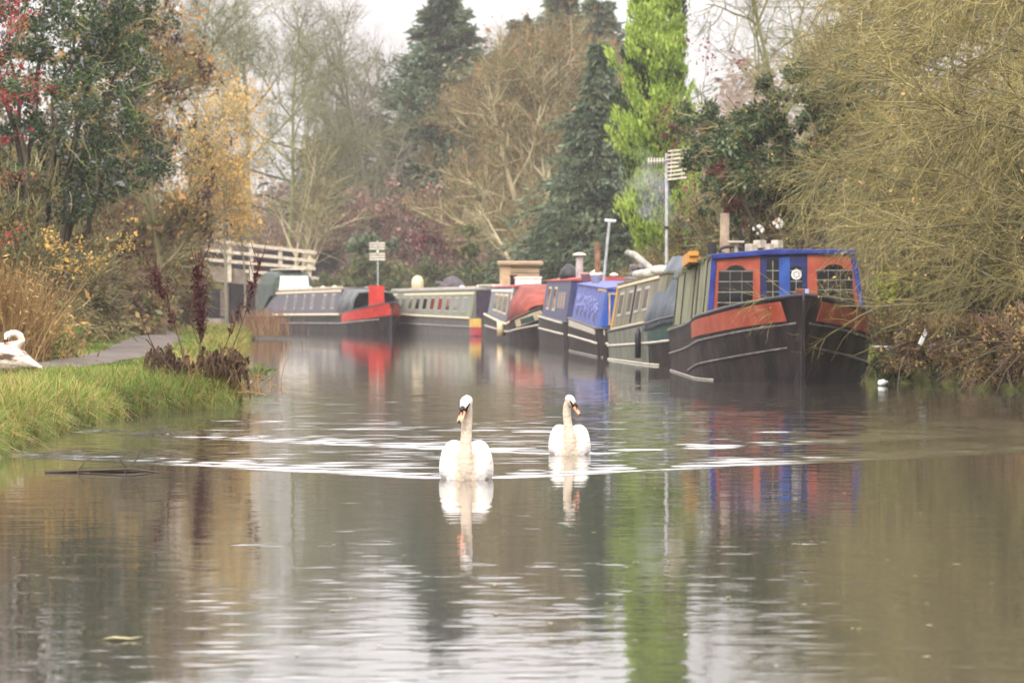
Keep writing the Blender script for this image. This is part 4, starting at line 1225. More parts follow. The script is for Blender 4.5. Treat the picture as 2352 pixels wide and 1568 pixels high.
def swimming_swan(label, loc, rotz, sc, neck, hdir, hump=0.265, spread=0.10):
    t = thing('swan', label, 'swan', (loc[0], loc[1], 0), rotz, 'mute swans')
    t.scale = (sc, sc, sc)
    mb = MB()
    ellipse_loft(mb, [((0, -0.33, 0.02), 0.03, 0.03, 0), ((0, -0.31, 0.02), 0.085, 0.07, 0), ((0, -0.25, 0.03), 0.135, 0.10, 0), ((0, -0.12, 0.04), 0.17, 0.13, 0), ((0, 0.08, 0.05), 0.182, 0.145, 0),
                      ((0, 0.28, 0.06), 0.165, 0.13, 0), ((0, 0.45, 0.09), 0.11, 0.09, 0), ((0, 0.6, 0.12), 0.06, 0.04, 0), ((0, 0.66, 0.13), 0.02, 0.012, 0)])
    for sd in (-1, 1):      # arched wings: two humps with a cleft between them
        secs = []
        for y, x, z, a, h in ((-0.27, 0.075, 0.07, 0.03, 0.05), (-0.235, 0.09, 0.09, 0.066, 0.09), (-0.15, 0.098, 0.115, 0.084, 0.132), (0.0, spread, 0.125, 0.090, 0.152), (0.14, spread - .004, 0.13, 0.088, 0.15), (0.28, 0.09, 0.14, 0.072, 0.13), (0.44, 0.06, 0.15, 0.05, 0.085), (0.58, 0.03, 0.16, 0.03, 0.04), (0.66, 0.015, 0.165, 0.012, 0.015)):
            secs.append(((sd * x, y, z + (hump - 0.276) * h / 0.136), a, h, -sd * -0.16))
        ellipse_loft(mb, secs)
    pts = [Vector(p) for p, r in neck]; rr = [r for p, r in neck]
    # smooth the neck path
    fine, fr = [], []
    for i in range(len(pts) - 1):
        p0, p1, p2, p3 = pts[max(i - 1, 0)], pts[i], pts[i + 1], pts[min(i + 2, len(pts) - 1)]
        for k in range(5):
            u = k / 5
            fine.append(0.5 * ((2 * p1) + (p2 - p0) * u + (2 * p0 - 5 * p1 + 4 * p2 - p3) * u * u + (3 * p1 - p0 - 3 * p2 + p3) * u ** 3))
            fr.append(rr[i] + (rr[i + 1] - rr[i]) * u)
    fine.append(pts[-1]); fr.append(rr[-1])
    mb.tube(fine, fr, 14)
    swan_head(t, mb, pts[-1], hdir)
    skinned(mb, 'body', M_SWAN, t)
    return t


swimming_swan('larger white swan swimming straight ahead with its bill turned down to the left', SW1, 0.0, 1.0,
              [((0.0, -0.24, -0.02), 0.085), ((0.0, -0.275, 0.06), 0.070), ((-0.002, -0.285, 0.14), 0.053), ((0.0, -0.27, 0.24), 0.043), ((0.004, -0.255, 0.34), 0.039), ((0.008, -0.25, 0.44), 0.039), ((0.006, -0.262, 0.505), 0.040), ((0.0, -0.285, 0.535), 0.036)],
              (-0.30, -0.55, -0.72))
swimming_swan('smaller white swan swimming behind, its bill turned to the right', SW2, 0.0, 0.90,
              [((0.0, -0.24, -0.02), 0.080), ((0.0, -0.275, 0.06), 0.066), ((0.002, -0.285, 0.14), 0.052), ((-0.012, -0.27, 0.24), 0.043), ((-0.024, -0.26, 0.33), 0.039), ((-0.026, -0.255, 0.42), 0.038), ((-0.012, -0.262, 0.468), 0.040), ((0.008, -0.28, 0.49), 0.036)],
              (0.55, -0.42, -0.72))

# young swan preening on the grass at the left edge: breast to the left, tail to the right, neck looped back
d = 53.6
t = thing('swan', 'mottled young swan preening on the grass by the towpath', 'swan', (wx(33, d), d, 0.40), 0.0, 'mute swans')
t.scale = (1.12, 1.12, 1.12)
mb = MB()
rings = []
for x, hy, hz, z in ((-0.34, 0.03, 0.03, 0.20), (-0.32, 0.10, 0.08, 0.20), (-0.24, 0.15, 0.135, 0.19), (-0.10, 0.175, 0.155, 0.17), (0.03, 0.165, 0.135, 0.155), (0.13, 0.12, 0.085, 0.125), (0.20, 0.08, 0.05, 0.085), (0.265, 0.045, 0.022, 0.055), (0.30, 0.012, 0.008, 0.04)):
    rings.append([(x, hy * math.cos(a), z + hz * math.sin(a)) for a in np.linspace(0, 2 * math.pi, 17)[:-1]])
mb.loft(rings)
for sd in (-1, 1):
    rings = []
    for x, hz, z in ((-0.24, 0.04, 0.22), (-0.18, 0.09, 0.215), (-0.03, 0.11, 0.19), (0.10, 0.085, 0.15), (0.2, 0.04, 0.10), (0.29, 0.012, 0.06)):
        rings.append([(x, sd * 0.125 * (1 - max(x, 0) * 2) + 0.05 * math.cos(a), z + hz * math.sin(a)) for a in np.linspace(0, 2 * math.pi, 13)[:-1]])
    mb.loft(rings)
nk = [((-0.17, -0.03, 0.24), 0.07), ((-0.04, -0.04, 0.285), 0.055), ((0.05, -0.05, 0.305), 0.045), ((0.085, -0.06, 0.35), 0.040), ((0.07, -0.07, 0.40), 0.037), ((0.025, -0.08, 0.425), 0.034), ((-0.025, -0.085, 0.425), 0.033), ((-0.055, -0.09, 0.405), 0.033)]
mb.tube([p for p, r in nk], [r for p, r in nk], 14)
swan_head(t, mb, (-0.065, -0.095, 0.392), (-0.22, -0.22, -0.95), 0.82)
skinned(mb, 'body', M_CYG, t)
for x in (-0.1, 0.0):
    lg = MB(); lg.tube([(x, 0.02, 0.06), (x + 0.01, 0.0, -0.03)], 0.014, 6); lg.build('leg', M_BLACK, t)

# ------------------------------------------------------------------ vegetation kit
def norm(v): return v / np.maximum(np.linalg.norm(v, axis=-1, keepdims=True), 1e-9)


def grow(rng, start, dirs, length, K, wob, trop):
    """Polylines (N,K,3) that wander and bend up (trop > 0) or down."""
    N = len(start)
    P = np.zeros((N, K, 3)); P[:, 0] = start
    d = norm(dirs.copy())
    st = (np.broadcast_to(length, (N,)) / (K - 1))[:, None]
    tz = np.zeros((N, 3)); tz[:, 2] = 1
    tr = np.broadcast_to(trop, (N,))[:, None]
    for k in range(1, K):
        d = norm(d + rng.normal(size=(N, 3)) * wob + tz * tr)
        P[:, k] = P[:, k - 1] + d * st
    return P


def spawn(rng, P, R, n, t0, t1, ang, asd, lens, K, wob, trop, rad, taper=0.35, shrink=0.5, up=0.0):
    """n children on each parent branch."""
    N, K0 = P.shape[:2]
    par = np.repeat(np.arange(N), n)
    t = rng.uniform(t0, t1, len(par))
    f = t * (K0 - 1); i = np.minimum(f.astype(int), K0 - 2); u = (f - i)[:, None]
    a, b = P[par, i], P[par, i + 1]
    pos = a + (b - a) * u
    tan = norm(b - a)
    rp = norm(np.cross(tan, norm(rng.normal(size=tan.shape))))
    th = np.radians(rng.normal(ang, asd, len(par)))[:, None]
    d = np.cos(th) * tan + np.sin(th) * rp
    d[:, 2] += up
    L = lens * (1 - shrink * t) * rng.uniform(0.6, 1.3, len(par))
    C = grow(rng, pos, d, L, K, wob, trop)
    rp_ = R[par, i]
    r0 = np.minimum(rp_ * 0.75, rad * rng.uniform(0.7, 1.2, len(par)))
    CR = r0[:, None] * np.linspace(1, taper, K)[None, :]
    return C, CR


def tubes(P, R, sides):
    N, K = P.shape[:2]
    T = np.zeros_like(P)
    T[:, 1:-1] = P[:, 2:] - P[:, :-2]; T[:, 0] = P[:, 1] - P[:, 0]; T[:, -1] = P[:, -1] - P[:, -2]
    T = norm(T)
    ref = np.where(np.abs(T[:, :1, 2:3]) < 0.8, np.array([0, 0, 1.0]), np.array([1.0, 0.2, 0])) * np.ones_like(T)
    A = norm(np.cross(T, ref)); B = np.cross(A, T)
    an = np.arange(sides) * 2 * math.pi / sides
    V = P[:, :, None] + R[:, :, None, None] * (np.cos(an)[:, None] * A[:, :, None] + np.sin(an)[:, None] * B[:, :, None])
    idx = np.arange(N * K * sides).reshape(N, K, sides)
    nx = np.roll(idx, -1, 2)
    Q = np.stack([idx[:, :-1], nx[:, :-1], nx[:, 1:], idx[:, 1:]], -1).reshape(-1, 4)
    return V.reshape(-1, 3), Q


def leaf_quads(rng, pos, size, aspect=0.55, dirs=None, up=0.4, droop=0.0, sd=0.35):
    """Kite shaped leaves, slightly folded."""
    n = len(pos)
    if dirs is None:
        dirs = rng.normal(size=(n, 3))
        dirs[:, 2] -= droop
    d = norm(dirs)
    nn = rng.normal(size=(n, 3)); nn[:, 2] += up
    s = norm(np.cross(d, nn)); nn = np.cross(s, d)
    L = (size * np.exp(rng.normal(size=n) * sd))[:, None]
    w = L * aspect * 0.5
    V = np.stack([pos, pos + d * L * 0.45 + s * w + nn * L * 0.06, pos + d * L, pos + d * L * 0.45 - s * w + nn * L * 0.06], 1)
    Q = np.arange(n * 4).reshape(n, 4)
    return V.reshape(-1, 3), Q


class Geo:
    def __init__(s): s.V, s.Q, s.M, s.n = [], [], [], 0

    def add(s, VQ, mi=0):
        V, Q = VQ
        s.V.append(V); s.Q.append(Q + s.n); s.M.append(np.full(len(Q), mi)); s.n += len(V)
        return s

    def obj(s, name, mats, parent, smooth=False):
        me = np_mesh(name, np.concatenate(s.V), [np.concatenate(s.Q)], mats, smooth, np.concatenate(s.M))
        return link(name, me, parent)


def cut(P, y0):
    return P


GZ = 0.32


def plant(name, label, cat, px, d, group=None, z=GZ, rot=0.0):
    return thing(name, label, cat, (wx(px, d), d, z), rot, group)


def bare_tree(root, seed, h, r0, bark, twig, nl=12, n2=8, n3=7, n4=5, ang=42, llen=0.42, lean=(0, 0), trop=0.05, stems=1, base_t=0.25, twr=0.012, wob=0.10, leafm=None, leaves=0, lsize=0.12, lspread=0.1, tw4=0.05):
    rng = np.random.default_rng(seed)
    st = np.zeros((stems, 3)); st[:, :2] = rng.normal(size=(stems, 2)) * 0.12 * (stems > 1)
    dr = np.zeros((stems, 3)); dr[:, 2] = 1; dr[:, 0] = lean[0] + rng.normal(size=stems) * 0.16 * (stems > 1); dr[:, 1] = lean[1] + rng.normal(size=stems) * 0.12 * (stems > 1)
    P0 = grow(rng, st, dr, h * rng.uniform(0.85, 1.0, stems), 12, 0.05, 0.015)
    R0 = r0 * np.linspace(1, 0.12, 12)[None, :] ** 0.9 * np.ones((stems, 1))
    P1, R1 = spawn(rng, P0, R0, nl, base_t, 0.97, ang, 10, h * llen, 9, wob, trop, r0 * 0.45, shrink=0.6)
    P2, R2 = spawn(rng, P1, R1, n2, 0.2, 1.0, 38, 14, h * 0.19, 7, wob * 1.3, trop, r0 * 0.16)
    P3, R3 = spawn(rng, P2, R2, n3, 0.15, 1.0, 40, 15, h * 0.095, 5, wob * 1.5, trop, twr * 1.7)
    P4, R4 = spawn(rng, P3, R3, n4, 0.15, 1.0, 40, 16, h * tw4, 4, wob * 1.8, trop, twr)
    g = Geo(); g.add(tubes(P0, R0, 8)); g.add(tubes(P1, R1, 6)); g.add(tubes(P2, R2, 4)); g.obj('trunk', [bark], root)
    g = Geo(); g.add(tubes(P3, R3, 3)); g.add(tubes(P4, R4, 3))
    mats = [twig]
    if leafm is not None and leaves:
        pts = P4.reshape(-1, 3)
        pts = pts[rng.integers(0, len(pts), leaves)] + rng.normal(size=(leaves, 3)) * lspread
        g.add(leaf_quads(rng, pts, lsize, 0.6), 1); mats.append(leafm)
    g.obj('crown', mats, root)
    return P4


def leafy(root, seed, centers, rads, n, size, mats, bark=None, squash=0.8, aspect=0.6, shell=0.55, frac=None, droop=0.2, twigs=0, twigm=None, limb_r=0.09, gap=0.25):
    """Leaf masses made of many uneven clumps; limbs run from the foot into each mass."""
    rng = np.random.default_rng(seed)
    centers = np.asarray(centers, float); rads = np.asarray(rads, float)
    w = rads ** 2 / (rads ** 2).sum()
    g = Geo()
    allp = []
    for c, r, ww in zip(centers, rads, w):
        nn = int(n * ww)
        k = max(int(14 + nn / 160), 6)
        u = norm(rng.normal(size=(k, 3)))
        cc = c + u * (rng.uniform(0.25, 1.0, (k, 1)) ** shell) * r * np.array([1, 1, squash])
        cr = r * rng.uniform(0.14, 0.36, k)
        keep = rng.random(k) > gap * 0.5
        cc, cr = cc[keep], cr[keep]
        which = rng.choice(len(cc), nn, p=cr ** 2 / (cr ** 2).sum())
        q = norm(rng.normal(size=(nn, 3))) * (rng.random((nn, 1)) ** 0.45)
        allp.append(cc[which] + q * cr[which][:, None] * np.array([1, 1, 0.8]))
    pts = np.concatenate(allp)
    m = len(mats)
    fr = np.cumsum(frac if frac else [1.0 / m] * m)
    sel = np.searchsorted(fr, rng.random(len(pts)) * 0.999)
    for i in range(m):
        pp = pts[sel == i]
        if len(pp): g.add(leaf_quads(rng, pp, size, aspect, droop=droop), i)
    ml = list(mats)
    if twigs:
        s0 = pts[rng.integers(0, len(pts), twigs)]
        cen = centers[rng.integers(0, len(centers), twigs)]
        T = grow(rng, s0, (s0 - centers.mean(0)) + rng.normal(size=(twigs, 3)) * rads.mean() * 0.5, rng.uniform(0.4, 1.1, twigs) * rads.mean() * 0.7, 5, 0.2, 0.03)
        g.add(tubes(T, np.linspace(1, 0.4, 5)[None, :] * rng.uniform(0.006, 0.016, (twigs, 1)), 3), len(ml)); ml.append(twigm)
    g.obj('crown', ml, root)
    if bark is not None:
        tg = Geo()
        base = np.zeros((len(centers), 3)); base[:, :2] = rng.normal(size=(len(centers), 2)) * 0.08
        K = 9
        t = np.linspace(0, 1, K)[None, :, None]
        P = base[:, None] + (centers - base)[:, None] * t * 0.95
        P[:, :, 2] += np.sin(t[:, :, 0] * math.pi) * 0.12 * np.linalg.norm(centers, axis=1)[:, None]
        P[:, 1:-1] += rng.normal(size=(len(centers), K - 2, 3)) * 0.05
        tg.add(tubes(P, limb_r * np.linspace(1, 0.25, K)[None, :] * np.ones((len(centers), 1)), 6))
        tg.obj('trunk', [bark], root)
    return pts


def conifer(root, seed, h, r, mats, bark, nb=420, ns=34, size=0.16, t0=0.04, droop=-0.12, upb=0.15, asp=0.35, power=0.85, irregular=0.25, frac=None, plume=False, tmin=0.25, spread=0.20):
    """Whorled branches with flat sprays of needles; plume=True gives upright feathery plumes instead."""
    rng = np.random.default_rng(seed)
    t = t0 + (1 - t0) * rng.random(nb) ** 0.85
    az = rng.uniform(0, 2 * math.pi, nb)
    lobes = 1 + irregular * np.sin(az * 3 + rng.uniform(0, 6) + t * 9) * 0.6 + irregular * rng.normal(size=nb) * 0.6
    L = np.maximum(r * (1 - t) ** power * lobes, r * 0.07)
    st = np.zeros((nb, 3)); st[:, 2] = t * h
    dr = np.stack([np.cos(az), np.sin(az), np.full(nb, upb)], -1)
    K = 6
    B = grow(rng, st, dr, L, K, 0.07, droop if not plume else 0.22)
    tg = Geo()
    tr = np.zeros((1, 10, 3)); tr[0, :, 2] = np.linspace(0, h * 0.98, 10)
    tg.add(tubes(tr, np.linspace(r * 0.09, 0.02, 10)[None, :], 8)); tg.add(tubes(B, np.maximum(L * 0.014, 0.008)[:, None] * np.linspace(1, .3, K)[None, :], 3))
    tg.obj('trunk', [bark], root)
    par = np.repeat(np.arange(nb), ns)
    tt = rng.uniform(tmin, 1.02, len(par))
    f = np.minimum(tt, 0.999) * (K - 1); i = f.astype(int); u = (f - i)[:, None]
    a, b = B[par, i], B[par, np.minimum(i + 1, K - 1)]
    pos = a + (b - a) * u
    out = norm(b - a)
    wd = (L[par] * spread * (1.25 - tt) + 0.05)[:, None]
    side = norm(np.cross(out, np.array([0, 0, 1.0])))
    pos = pos + side * rng.normal(size=(len(par), 1)) * wd + rng.normal(size=pos.shape) * wd * 0.35
    dirs = out + rng.normal(size=pos.shape) * 0.45
    dirs[:, 2] += (0.9 if plume else -0.25)
    g = Geo()
    m = len(mats); fr = np.cumsum(frac if frac else [1.0 / m] * m)
    bsel = np.searchsorted(fr, rng.random(nb) * 0.999)
    for k in range(m):
        s = bsel[par] == k
        if s.any(): g.add(leaf_quads(rng, pos[s], size, asp, dirs=dirs[s], up=0.6), k)
    g.obj('crown', list(mats), root)


def whips(root, seed, anchors, dirs, n1, n2, n3, lens, mats, bark, rad=0.02, grav=-0.09, leafm=None, leaves=0, lsize=0.05, wob=0.10, ang=32):
    """Arching whippy stems: heavy limbs, long whips that bend over, then fine twigs."""
    rng = np.random.default_rng(seed)
    A = np.asarray(anchors, float); D = np.asarray(dirs, float)
    P0 = grow(rng, A, D, lens[0] * rng.uniform(0.7, 1.2, len(A)), 12, 0.07, grav * 0.35)
    R0 = rad * 1.9 * np.linspace(1, 0.3, 12)[None, :] * rng.uniform(0.6, 1.3, (len(A), 1))
    P1, R1 = spawn(rng, P0, R0, n1, 0.15, 1, ang, 12, lens[1], 9, wob, grav, rad * 0.8, shrink=0.35)
    P2, R2 = spawn(rng, P1, R1, n2, 0.1, 1, 30, 13, lens[2], 6, wob * 1.2, grav, rad * 0.42, shrink=0.4)
    tg = Geo(); tg.add(tubes(P0, R0, 6)); tg.add(tubes(P1, R1, 4)); tg.obj('stems', [bark], root)
    g = Geo(); g.add(tubes(P2, R2, 3))
    if n3:
        P3, R3 = spawn(rng, P2, R2, n3, 0.1, 1, 32, 15, lens[3], 4, wob * 1.4, grav, rad * 0.3)
        g.add(tubes(P3, R3, 3)); last = P3
    else:
        last = P2
    ml = [mats]
    if leaves:
        pts = last.reshape(-1, 3)
        g.add(leaf_quads(rng, pts[rng.integers(0, len(pts), leaves)] + rng.normal(size=(leaves, 3)) * 0.04, lsize, 0.6, droop=0.4), 1); ml.append(leafm)
    g.obj('crown', ml, root)
    return P0, P1, P2


def dome(rng, n, rx, ry, h, low=0.25):
    """Clump centres spread through a dome-shaped bush."""
    u = norm(rng.normal(size=(n, 3))); u[:, 2] = np.abs(u[:, 2])
    r = rng.uniform(0.35, 0.85, (n, 1))
    return u * r * np.array([rx, ry, h]) + np.array([0, 0, h * low * 0.3])


# bark and leaf colours (real-world tones)
BK_OLIVE = leafmat('bark_olive', ['#4e4a33', '#6a6446', '#837b58'], 0)
BK_GREY = leafmat('bark_grey', ['#5a5648', '#757060', '#8d8776'], 0)
BK_PALE = leafmat('bark_pale', ['#8a8064', '#a89c7c', '#b9ae90'], 0)
BK_DARK = leafmat('bark_dark', ['#2b251e', '#3f372c', '#544a3b'], 0)
BK_MOSS = leafmat('bark_moss', ['#565a38', '#6f7148', '#8a8660'], 0)
TW_GREY = leafmat('twig_grey', ['#5d584c', '#787163', '#8f8776'], 0)
TW_OLIVE = leafmat('twig_olive', ['#2f2d1b', '#555034', '#827c52', '#b2aa79'], 0, patch=0.35)
TW_GOLD = leafmat('twig_gold', ['#353019', '#655c33', '#968b52', '#c5b97d'], 0, patch=0.35)
TW_BROWN = leafmat('twig_brown', ['#4a3a2c', '#655040', '#7f6853'], 0)
TW_MAUVE = leafmat('twig_mauve', ['#5e4844', '#7a605a', '#93766c'], 0)
TW_GREEN = leafmat('twig_green', ['#4e5238', '#68694a', '#82805c'], 0)
LF_DARKG = leafmat('leaf_dark_green', ['#161f14', '#243221', '#36472a', '#4a5c36'], 0.2)
LF_IVY = leafmat('leaf_ivy', ['#1c2a1b', '#2c4028', '#3f5636', '#587044'], 0.2)
LF_SEED = leafmat('seed_fluff', ['#55565a', '#6d6d70', '#85847f'], 0.2)
LF_RED = leafmat('berry_red', ['#541a20', '#7c1f2c', '#9c2c3a', '#6e4a36'], 0.1)
LF_YEL = leafmat('leaf_yellow', ['#94743a', '#b58f48', '#cda95c', '#d8bd7c'], 0.45)
LF_PEACH = leafmat('leaf_peach', ['#8a6840', '#a9834f', '#c29a62'], 0.4)
LF_ASHSEED = leafmat('ash_seed', ['#2a1714', '#3c2320', '#52322b'], 0.1)
LF_RUSSET = leafmat('leaf_russet', ['#5f4630', '#7d5c3e', '#94714e', '#a18560'], 0.35)
LF_OLIVE = leafmat('leaf_olive', ['#4a4a2a', '#646238', '#7f7a48', '#938b57'], 0.35)
LF_BROWN = leafmat('leaf_brown', ['#3b2c1f', '#54402d', '#6e563c', '#86694a'], 0.25)
LF_TAN = leafmat('leaf_tan', ['#6f5a38', '#8f7449', '#ad915f', '#bda474'], 0.3)
LF_LIME = leafmat('leaf_lime', ['#7d8a25', '#a0aa34', '#bfc44c', '#cdcf68'], 0.45)
LF_MAROON = leafmat('leaf_maroon', ['#3d1220', '#571a2c', '#74283a', '#823846'], 0.3)
LF_GREEN = leafmat('leaf_green', ['#2f421f', '#48602c', '#617a3a', '#7a8f4c'], 0.35)
LF_MUTED = leafmat('leaf_muted_green', ['#3a4632', '#515e42', '#697352', '#7f8462'], 0.3)
CN_BLUE = leafmat('needle_blue_green', ['#2b3d33', '#475c48', '#64755b', '#858f73'], 0.2)
CN_DARK = leafmat('needle_dark', ['#212f25', '#374836', '#4f5f48', '#6b775a'], 0.2)
CN_BRIGHT = leafmat('needle_bright', ['#526c1e', '#7b9634', '#a3bb50', '#c1d072'], 0.35, patch=0.5)
CN_DEEP = leafmat('needle_deep', ['#13200c', '#203312', '#30491c'], 0.25)
GR_FRESH = leafmat('grass_fresh', ['#2c441a', '#466424', '#668334', '#8c9c4e'], 0.3, pscale=0.9)
GR_DRY = leafmat('grass_dry', ['#5a4a26', '#806a3a', '#a48c54', '#bfa977'], 0.3, pscale=0.9)
GR_OLIVE = leafmat('grass_olive', ['#3e4a1e', '#5e6a2c', '#80843f', '#a59c5e'], 0.3, pscale=0.9)
DK_ROT = leafmat('rotten_leaf', ['#231811', '#3b291c', '#56402c', '#6f583f'], 0.15)
DK_SEED = leafmat('dock_seed', ['#2c1214', '#431d1c', '#5a2c27'], 0.1)

# ------------------------------------------------------------------ trees and bushes, left bank
TL, TM, TR = 'trees behind the left bank', 'trees beyond the bend', 'trees behind the right bank'
BL, BMID, BR = 'bushes on the left bank', 'bushes beyond the bend', 'bushes on the right bank'


def hz(py, d, base=GZ): return CAMZ + (HY - py) / F * d - base


rg = np.random.default_rng(100)

# dark evergreen tree hung with grey seed heads
r_ = plant('ivy_tree', 'dark green ivy covered tree hung with grey seed heads, left edge', 'tree', 92, 80, TL)
cs = [(-1.3, 0.5, 2.6), (-0.2, 0, 2.8), (0.75, 0.2, 3.1), (1.35, 0.3, 3.6), (-0.9, 0.4, 4.2), (0.3, -0.1, 4.4), (1.2, 0.4, 4.9), (-0.6, 0.2, 5.6), (0.6, 0.3, 5.9), (1.5, 0.9, 5.6), (0.0, 1.2, 6.8), (-1.2, 1.1, 6.6), (1.2, 1.0, 6.7)]
leafy(r_, 1, cs, [0.95] * 13, 40000, 0.062, [LF_DARKG, LF_IVY, LF_SEED, LF_GREEN], BK_DARK, frac=[.42, .32, .17, .09], twigs=420, twigm=TW_OLIVE)

# red berried branches arching in from the left edge
r_ = plant('berry_bush', 'tall arching bush of bright red berries at the left edge', 'bush', -228, 60, BL)
P0, P1, P2 = whips(r_, 2, [(rg.normal() * .2, rg.normal() * .3, 0.3) for i in range(8)], [(0.06 + 0.16 * rg.random(), rg.normal() * .15, 1) for i in range(8)], 11, 7, 0, (5.0, 0.95, 0.4), LF_RED, BK_OLIVE, rad=0.009, grav=-0.03, leafm=LF_RED, leaves=5200, lsize=0.042, ang=36)

# ash with bunches of dark seeds
r_ = plant('ash_tree', 'pale twigged ash tree dotted with hanging dark seed bunches', 'tree', 372, 112, TL)
P4 = bare_tree(r_, 3, 9.5, 0.13, BK_OLIVE, TW_OLIVE, nl=16, n2=8, n3=7, n4=5, ang=50, llen=0.22, base_t=0.12, twr=0.010, leafm=LF_PEACH, leaves=5000, lsize=0.09, lspread=0.15)
g = Geo()
pp = P4[rg.integers(0, len(P4), 150), -1]
for p in pp:
    q = p + rg.normal(size=(26, 3)) * np.array([0.055, 0.055, 0.13]) - np.array([0, 0, 0.12])
    g.add(leaf_quads(rg, q, 0.11, 0.4, droop=1.2))
g.obj('seed_bunches', [LF_ASHSEED], r_)

# yellow birch
r_ = plant('birch_tree', 'slender birch still covered in golden yellow leaves', 'tree', 520, 140, TL)
bare_tree(r_, 4, 7.4, 0.06, BK_GREY, TW_OLIVE, nl=24, n2=8, n3=6, n4=4, ang=56, llen=0.27, base_t=0.30, twr=0.010, leafm=LF_YEL, leaves=5600, lsize=0.08, lspread=0.3, lean=(0.02, 0))
r_ = plant('birch_tree', 'smaller yellow leaved birch in front of the bridge rails', 'tree', 562, 152, TL)
bare_tree(r_, 5, 5.6, 0.045, BK_GREY, TW_OLIVE, nl=16, n2=7, n3=5, n4=4, ang=46, llen=0.24, base_t=0.5, twr=0.009, leafm=LF_YEL, leaves=1700, lsize=0.09, lspread=0.12)

# tall bare trees against the sky
SKY1 = (dict(seed=11, h=17, r0=0.26, bark=BK_GREY, twig=TW_GREY, nl=15, n2=8, n3=6, n4=4, ang=34, llen=0.40, trop=0.10, base_t=0.3, twr=0.012))
r_ = plant('bare_tree', 'tall bare grey tree against the sky, left of the conifer', 'tree', 858, 245, TM)
bare_tree(r_, **SKY1, lean=(-0.07, 0))
bt1 = r_
for px, d, sc, rz, lab in ((770, 262, 0.92, 2.1, 'bare grey tree in the gap of sky, second left of the conifer'), (930, 275, 0.9, 4.0, 'thin bare tree just behind the far conifer'), (1120, 280, 1.0, 1.1, 'bare tree showing between the two far conifers')):
    copy_thing(bt1, (wx(px, d), d, GZ), rz, sc, lab, TM)
r_ = plant('bare_tree', 'wide bare tree with green lichen twigs above the yellow birch', 'tree', 588, 246, TM)
bare_tree(r_, 12, 18.5, 0.17, BK_MOSS, TW_GREEN, nl=16, n2=9, n3=7, n4=5, ang=50, llen=0.42, trop=0.02, base_t=0.3, twr=0.011, leafm=LF_MUTED, leaves=4500, lsize=0.08, lspread=0.1)
copy_thing(r_, (wx(430, 165), 165, GZ), 2.4, 0.72, 'bare lichen green tree behind the seeded ash', TL)
copy_thing(r_, (wx(655, 238), 238, GZ), 3.3, 0.95, 'bare lichen green tree filling the sky above the white rails', TM)
copy_thing(r_, (wx(705, 232), 232, GZ), 4.4, 0.7, 'bare green grey tree behind the pale saplings', TM)
r_ = plant('sapling', 'pale twin stemmed sapling standing behind the bridge end', 'tree', 672, 227, TM)
bare_tree(r_, 13, 8.5, 0.12, BK_PALE, TW_OLIVE, nl=9, n2=7, n3=5, n4=4, ang=30, llen=0.4, stems=3, base_t=0.3, twr=0.012, leafm=LF_OLIVE, leaves=1500, lsize=0.12)

# backing trees that close the left side
r_ = plant('thicket_tree', 'brown olive tree behind the ivy covered tree', 'tree', 210, 125, TL)
cs = dome(rg, 18, 2.6, 2.0, 8.5) + np.array([0, 0, 0.6])
leafy(r_, 14, cs, [1.15] * 18, 22000, 0.10, [LF_OLIVE, LF_BROWN, LF_MUTED, LF_PEACH], BK_DARK, frac=[.4, .22, .23, .15], twigs=500, twigm=TW_OLIVE)
copy_thing(r_, (wx(20, 130), 130, GZ), 2.0, 1.05, 'brown olive tree at the far left edge', TL)
copy_thing(r_, (wx(330, 160), 160, GZ), 4.0, 0.86, 'brown olive tree behind the seeded ash', TL)
copy_thing(r_, (wx(95, 100), 100, GZ), 5.1, 0.85, 'brown olive tree filling the gaps behind the red berries', TL)

# brown undergrowth along the towpath
UND = [(80, 82, 3.7, 1.4, 'tangled brown thicket at the left edge above the dry grass'), (200, 100, 4.3, 1.5, 'brown and olive thicket below the ivy covered tree'), (318, 120, 5.0, 1.4, 'olive brown thicket beside the seeded ash foot'), (352, 128, 4.3, 1.15, 'rear thicket where the towpath bends away'), (392, 142, 5.0, 1.25, 'olive thicket whose twigs cover the left end of the white rails'), (255, 112, 4.6, 1.3, 'grey brown thicket behind the seeded ash and the yellow spray')]
r0_ = None
for i, (px, d, h, r, lab) in enumerate(UND):
    r_ = plant('thicket', lab, 'bush', px, d, BL)
    THK = r_ if i == 0 else THK
    cs = dome(rg, 15, r, 1.0, h * 0.86) + np.array([0, 0, 0.1])
    leafy(r_, 20 + i, cs, [0.72 + 0.05 * i] * 15, 14500, 0.055 + 0.012 * i, [LF_BROWN, LF_OLIVE, LF_TAN, LF_MUTED], BK_DARK, frac=[.36, .32, .17, .15], twigs=1500, twigm=TW_BROWN if i % 2 else TW_OLIVE, limb_r=0.04, gap=0.5)
copy_thing(THK, (wx(20, 77), 77, GZ), 1.7, 0.95, 'brown thicket under the red berries at the left edge', BL)
copy_thing(THK, (wx(150, 91), 91, GZ), 3.9, 0.9, 'brown thicket covering the foot of the ivy covered tree', BL)
r_ = plant('yellow_spray', 'spray of bright yellow leaves low in the brown thicket', 'bush', 212, 67, BL)
P0, P1, P2 = whips(r_, 27, [(0, 0, 1.2)] * 5, [(0.25 * (i - 2), -0.2, 0.7) for i in range(5)], 4, 3, 0, (1.05, 0.35, 0.2), TW_OLIVE, BK_OLIVE, rad=0.008, grav=-0.12, leafm=LF_YEL, leaves=330, lsize=0.048)
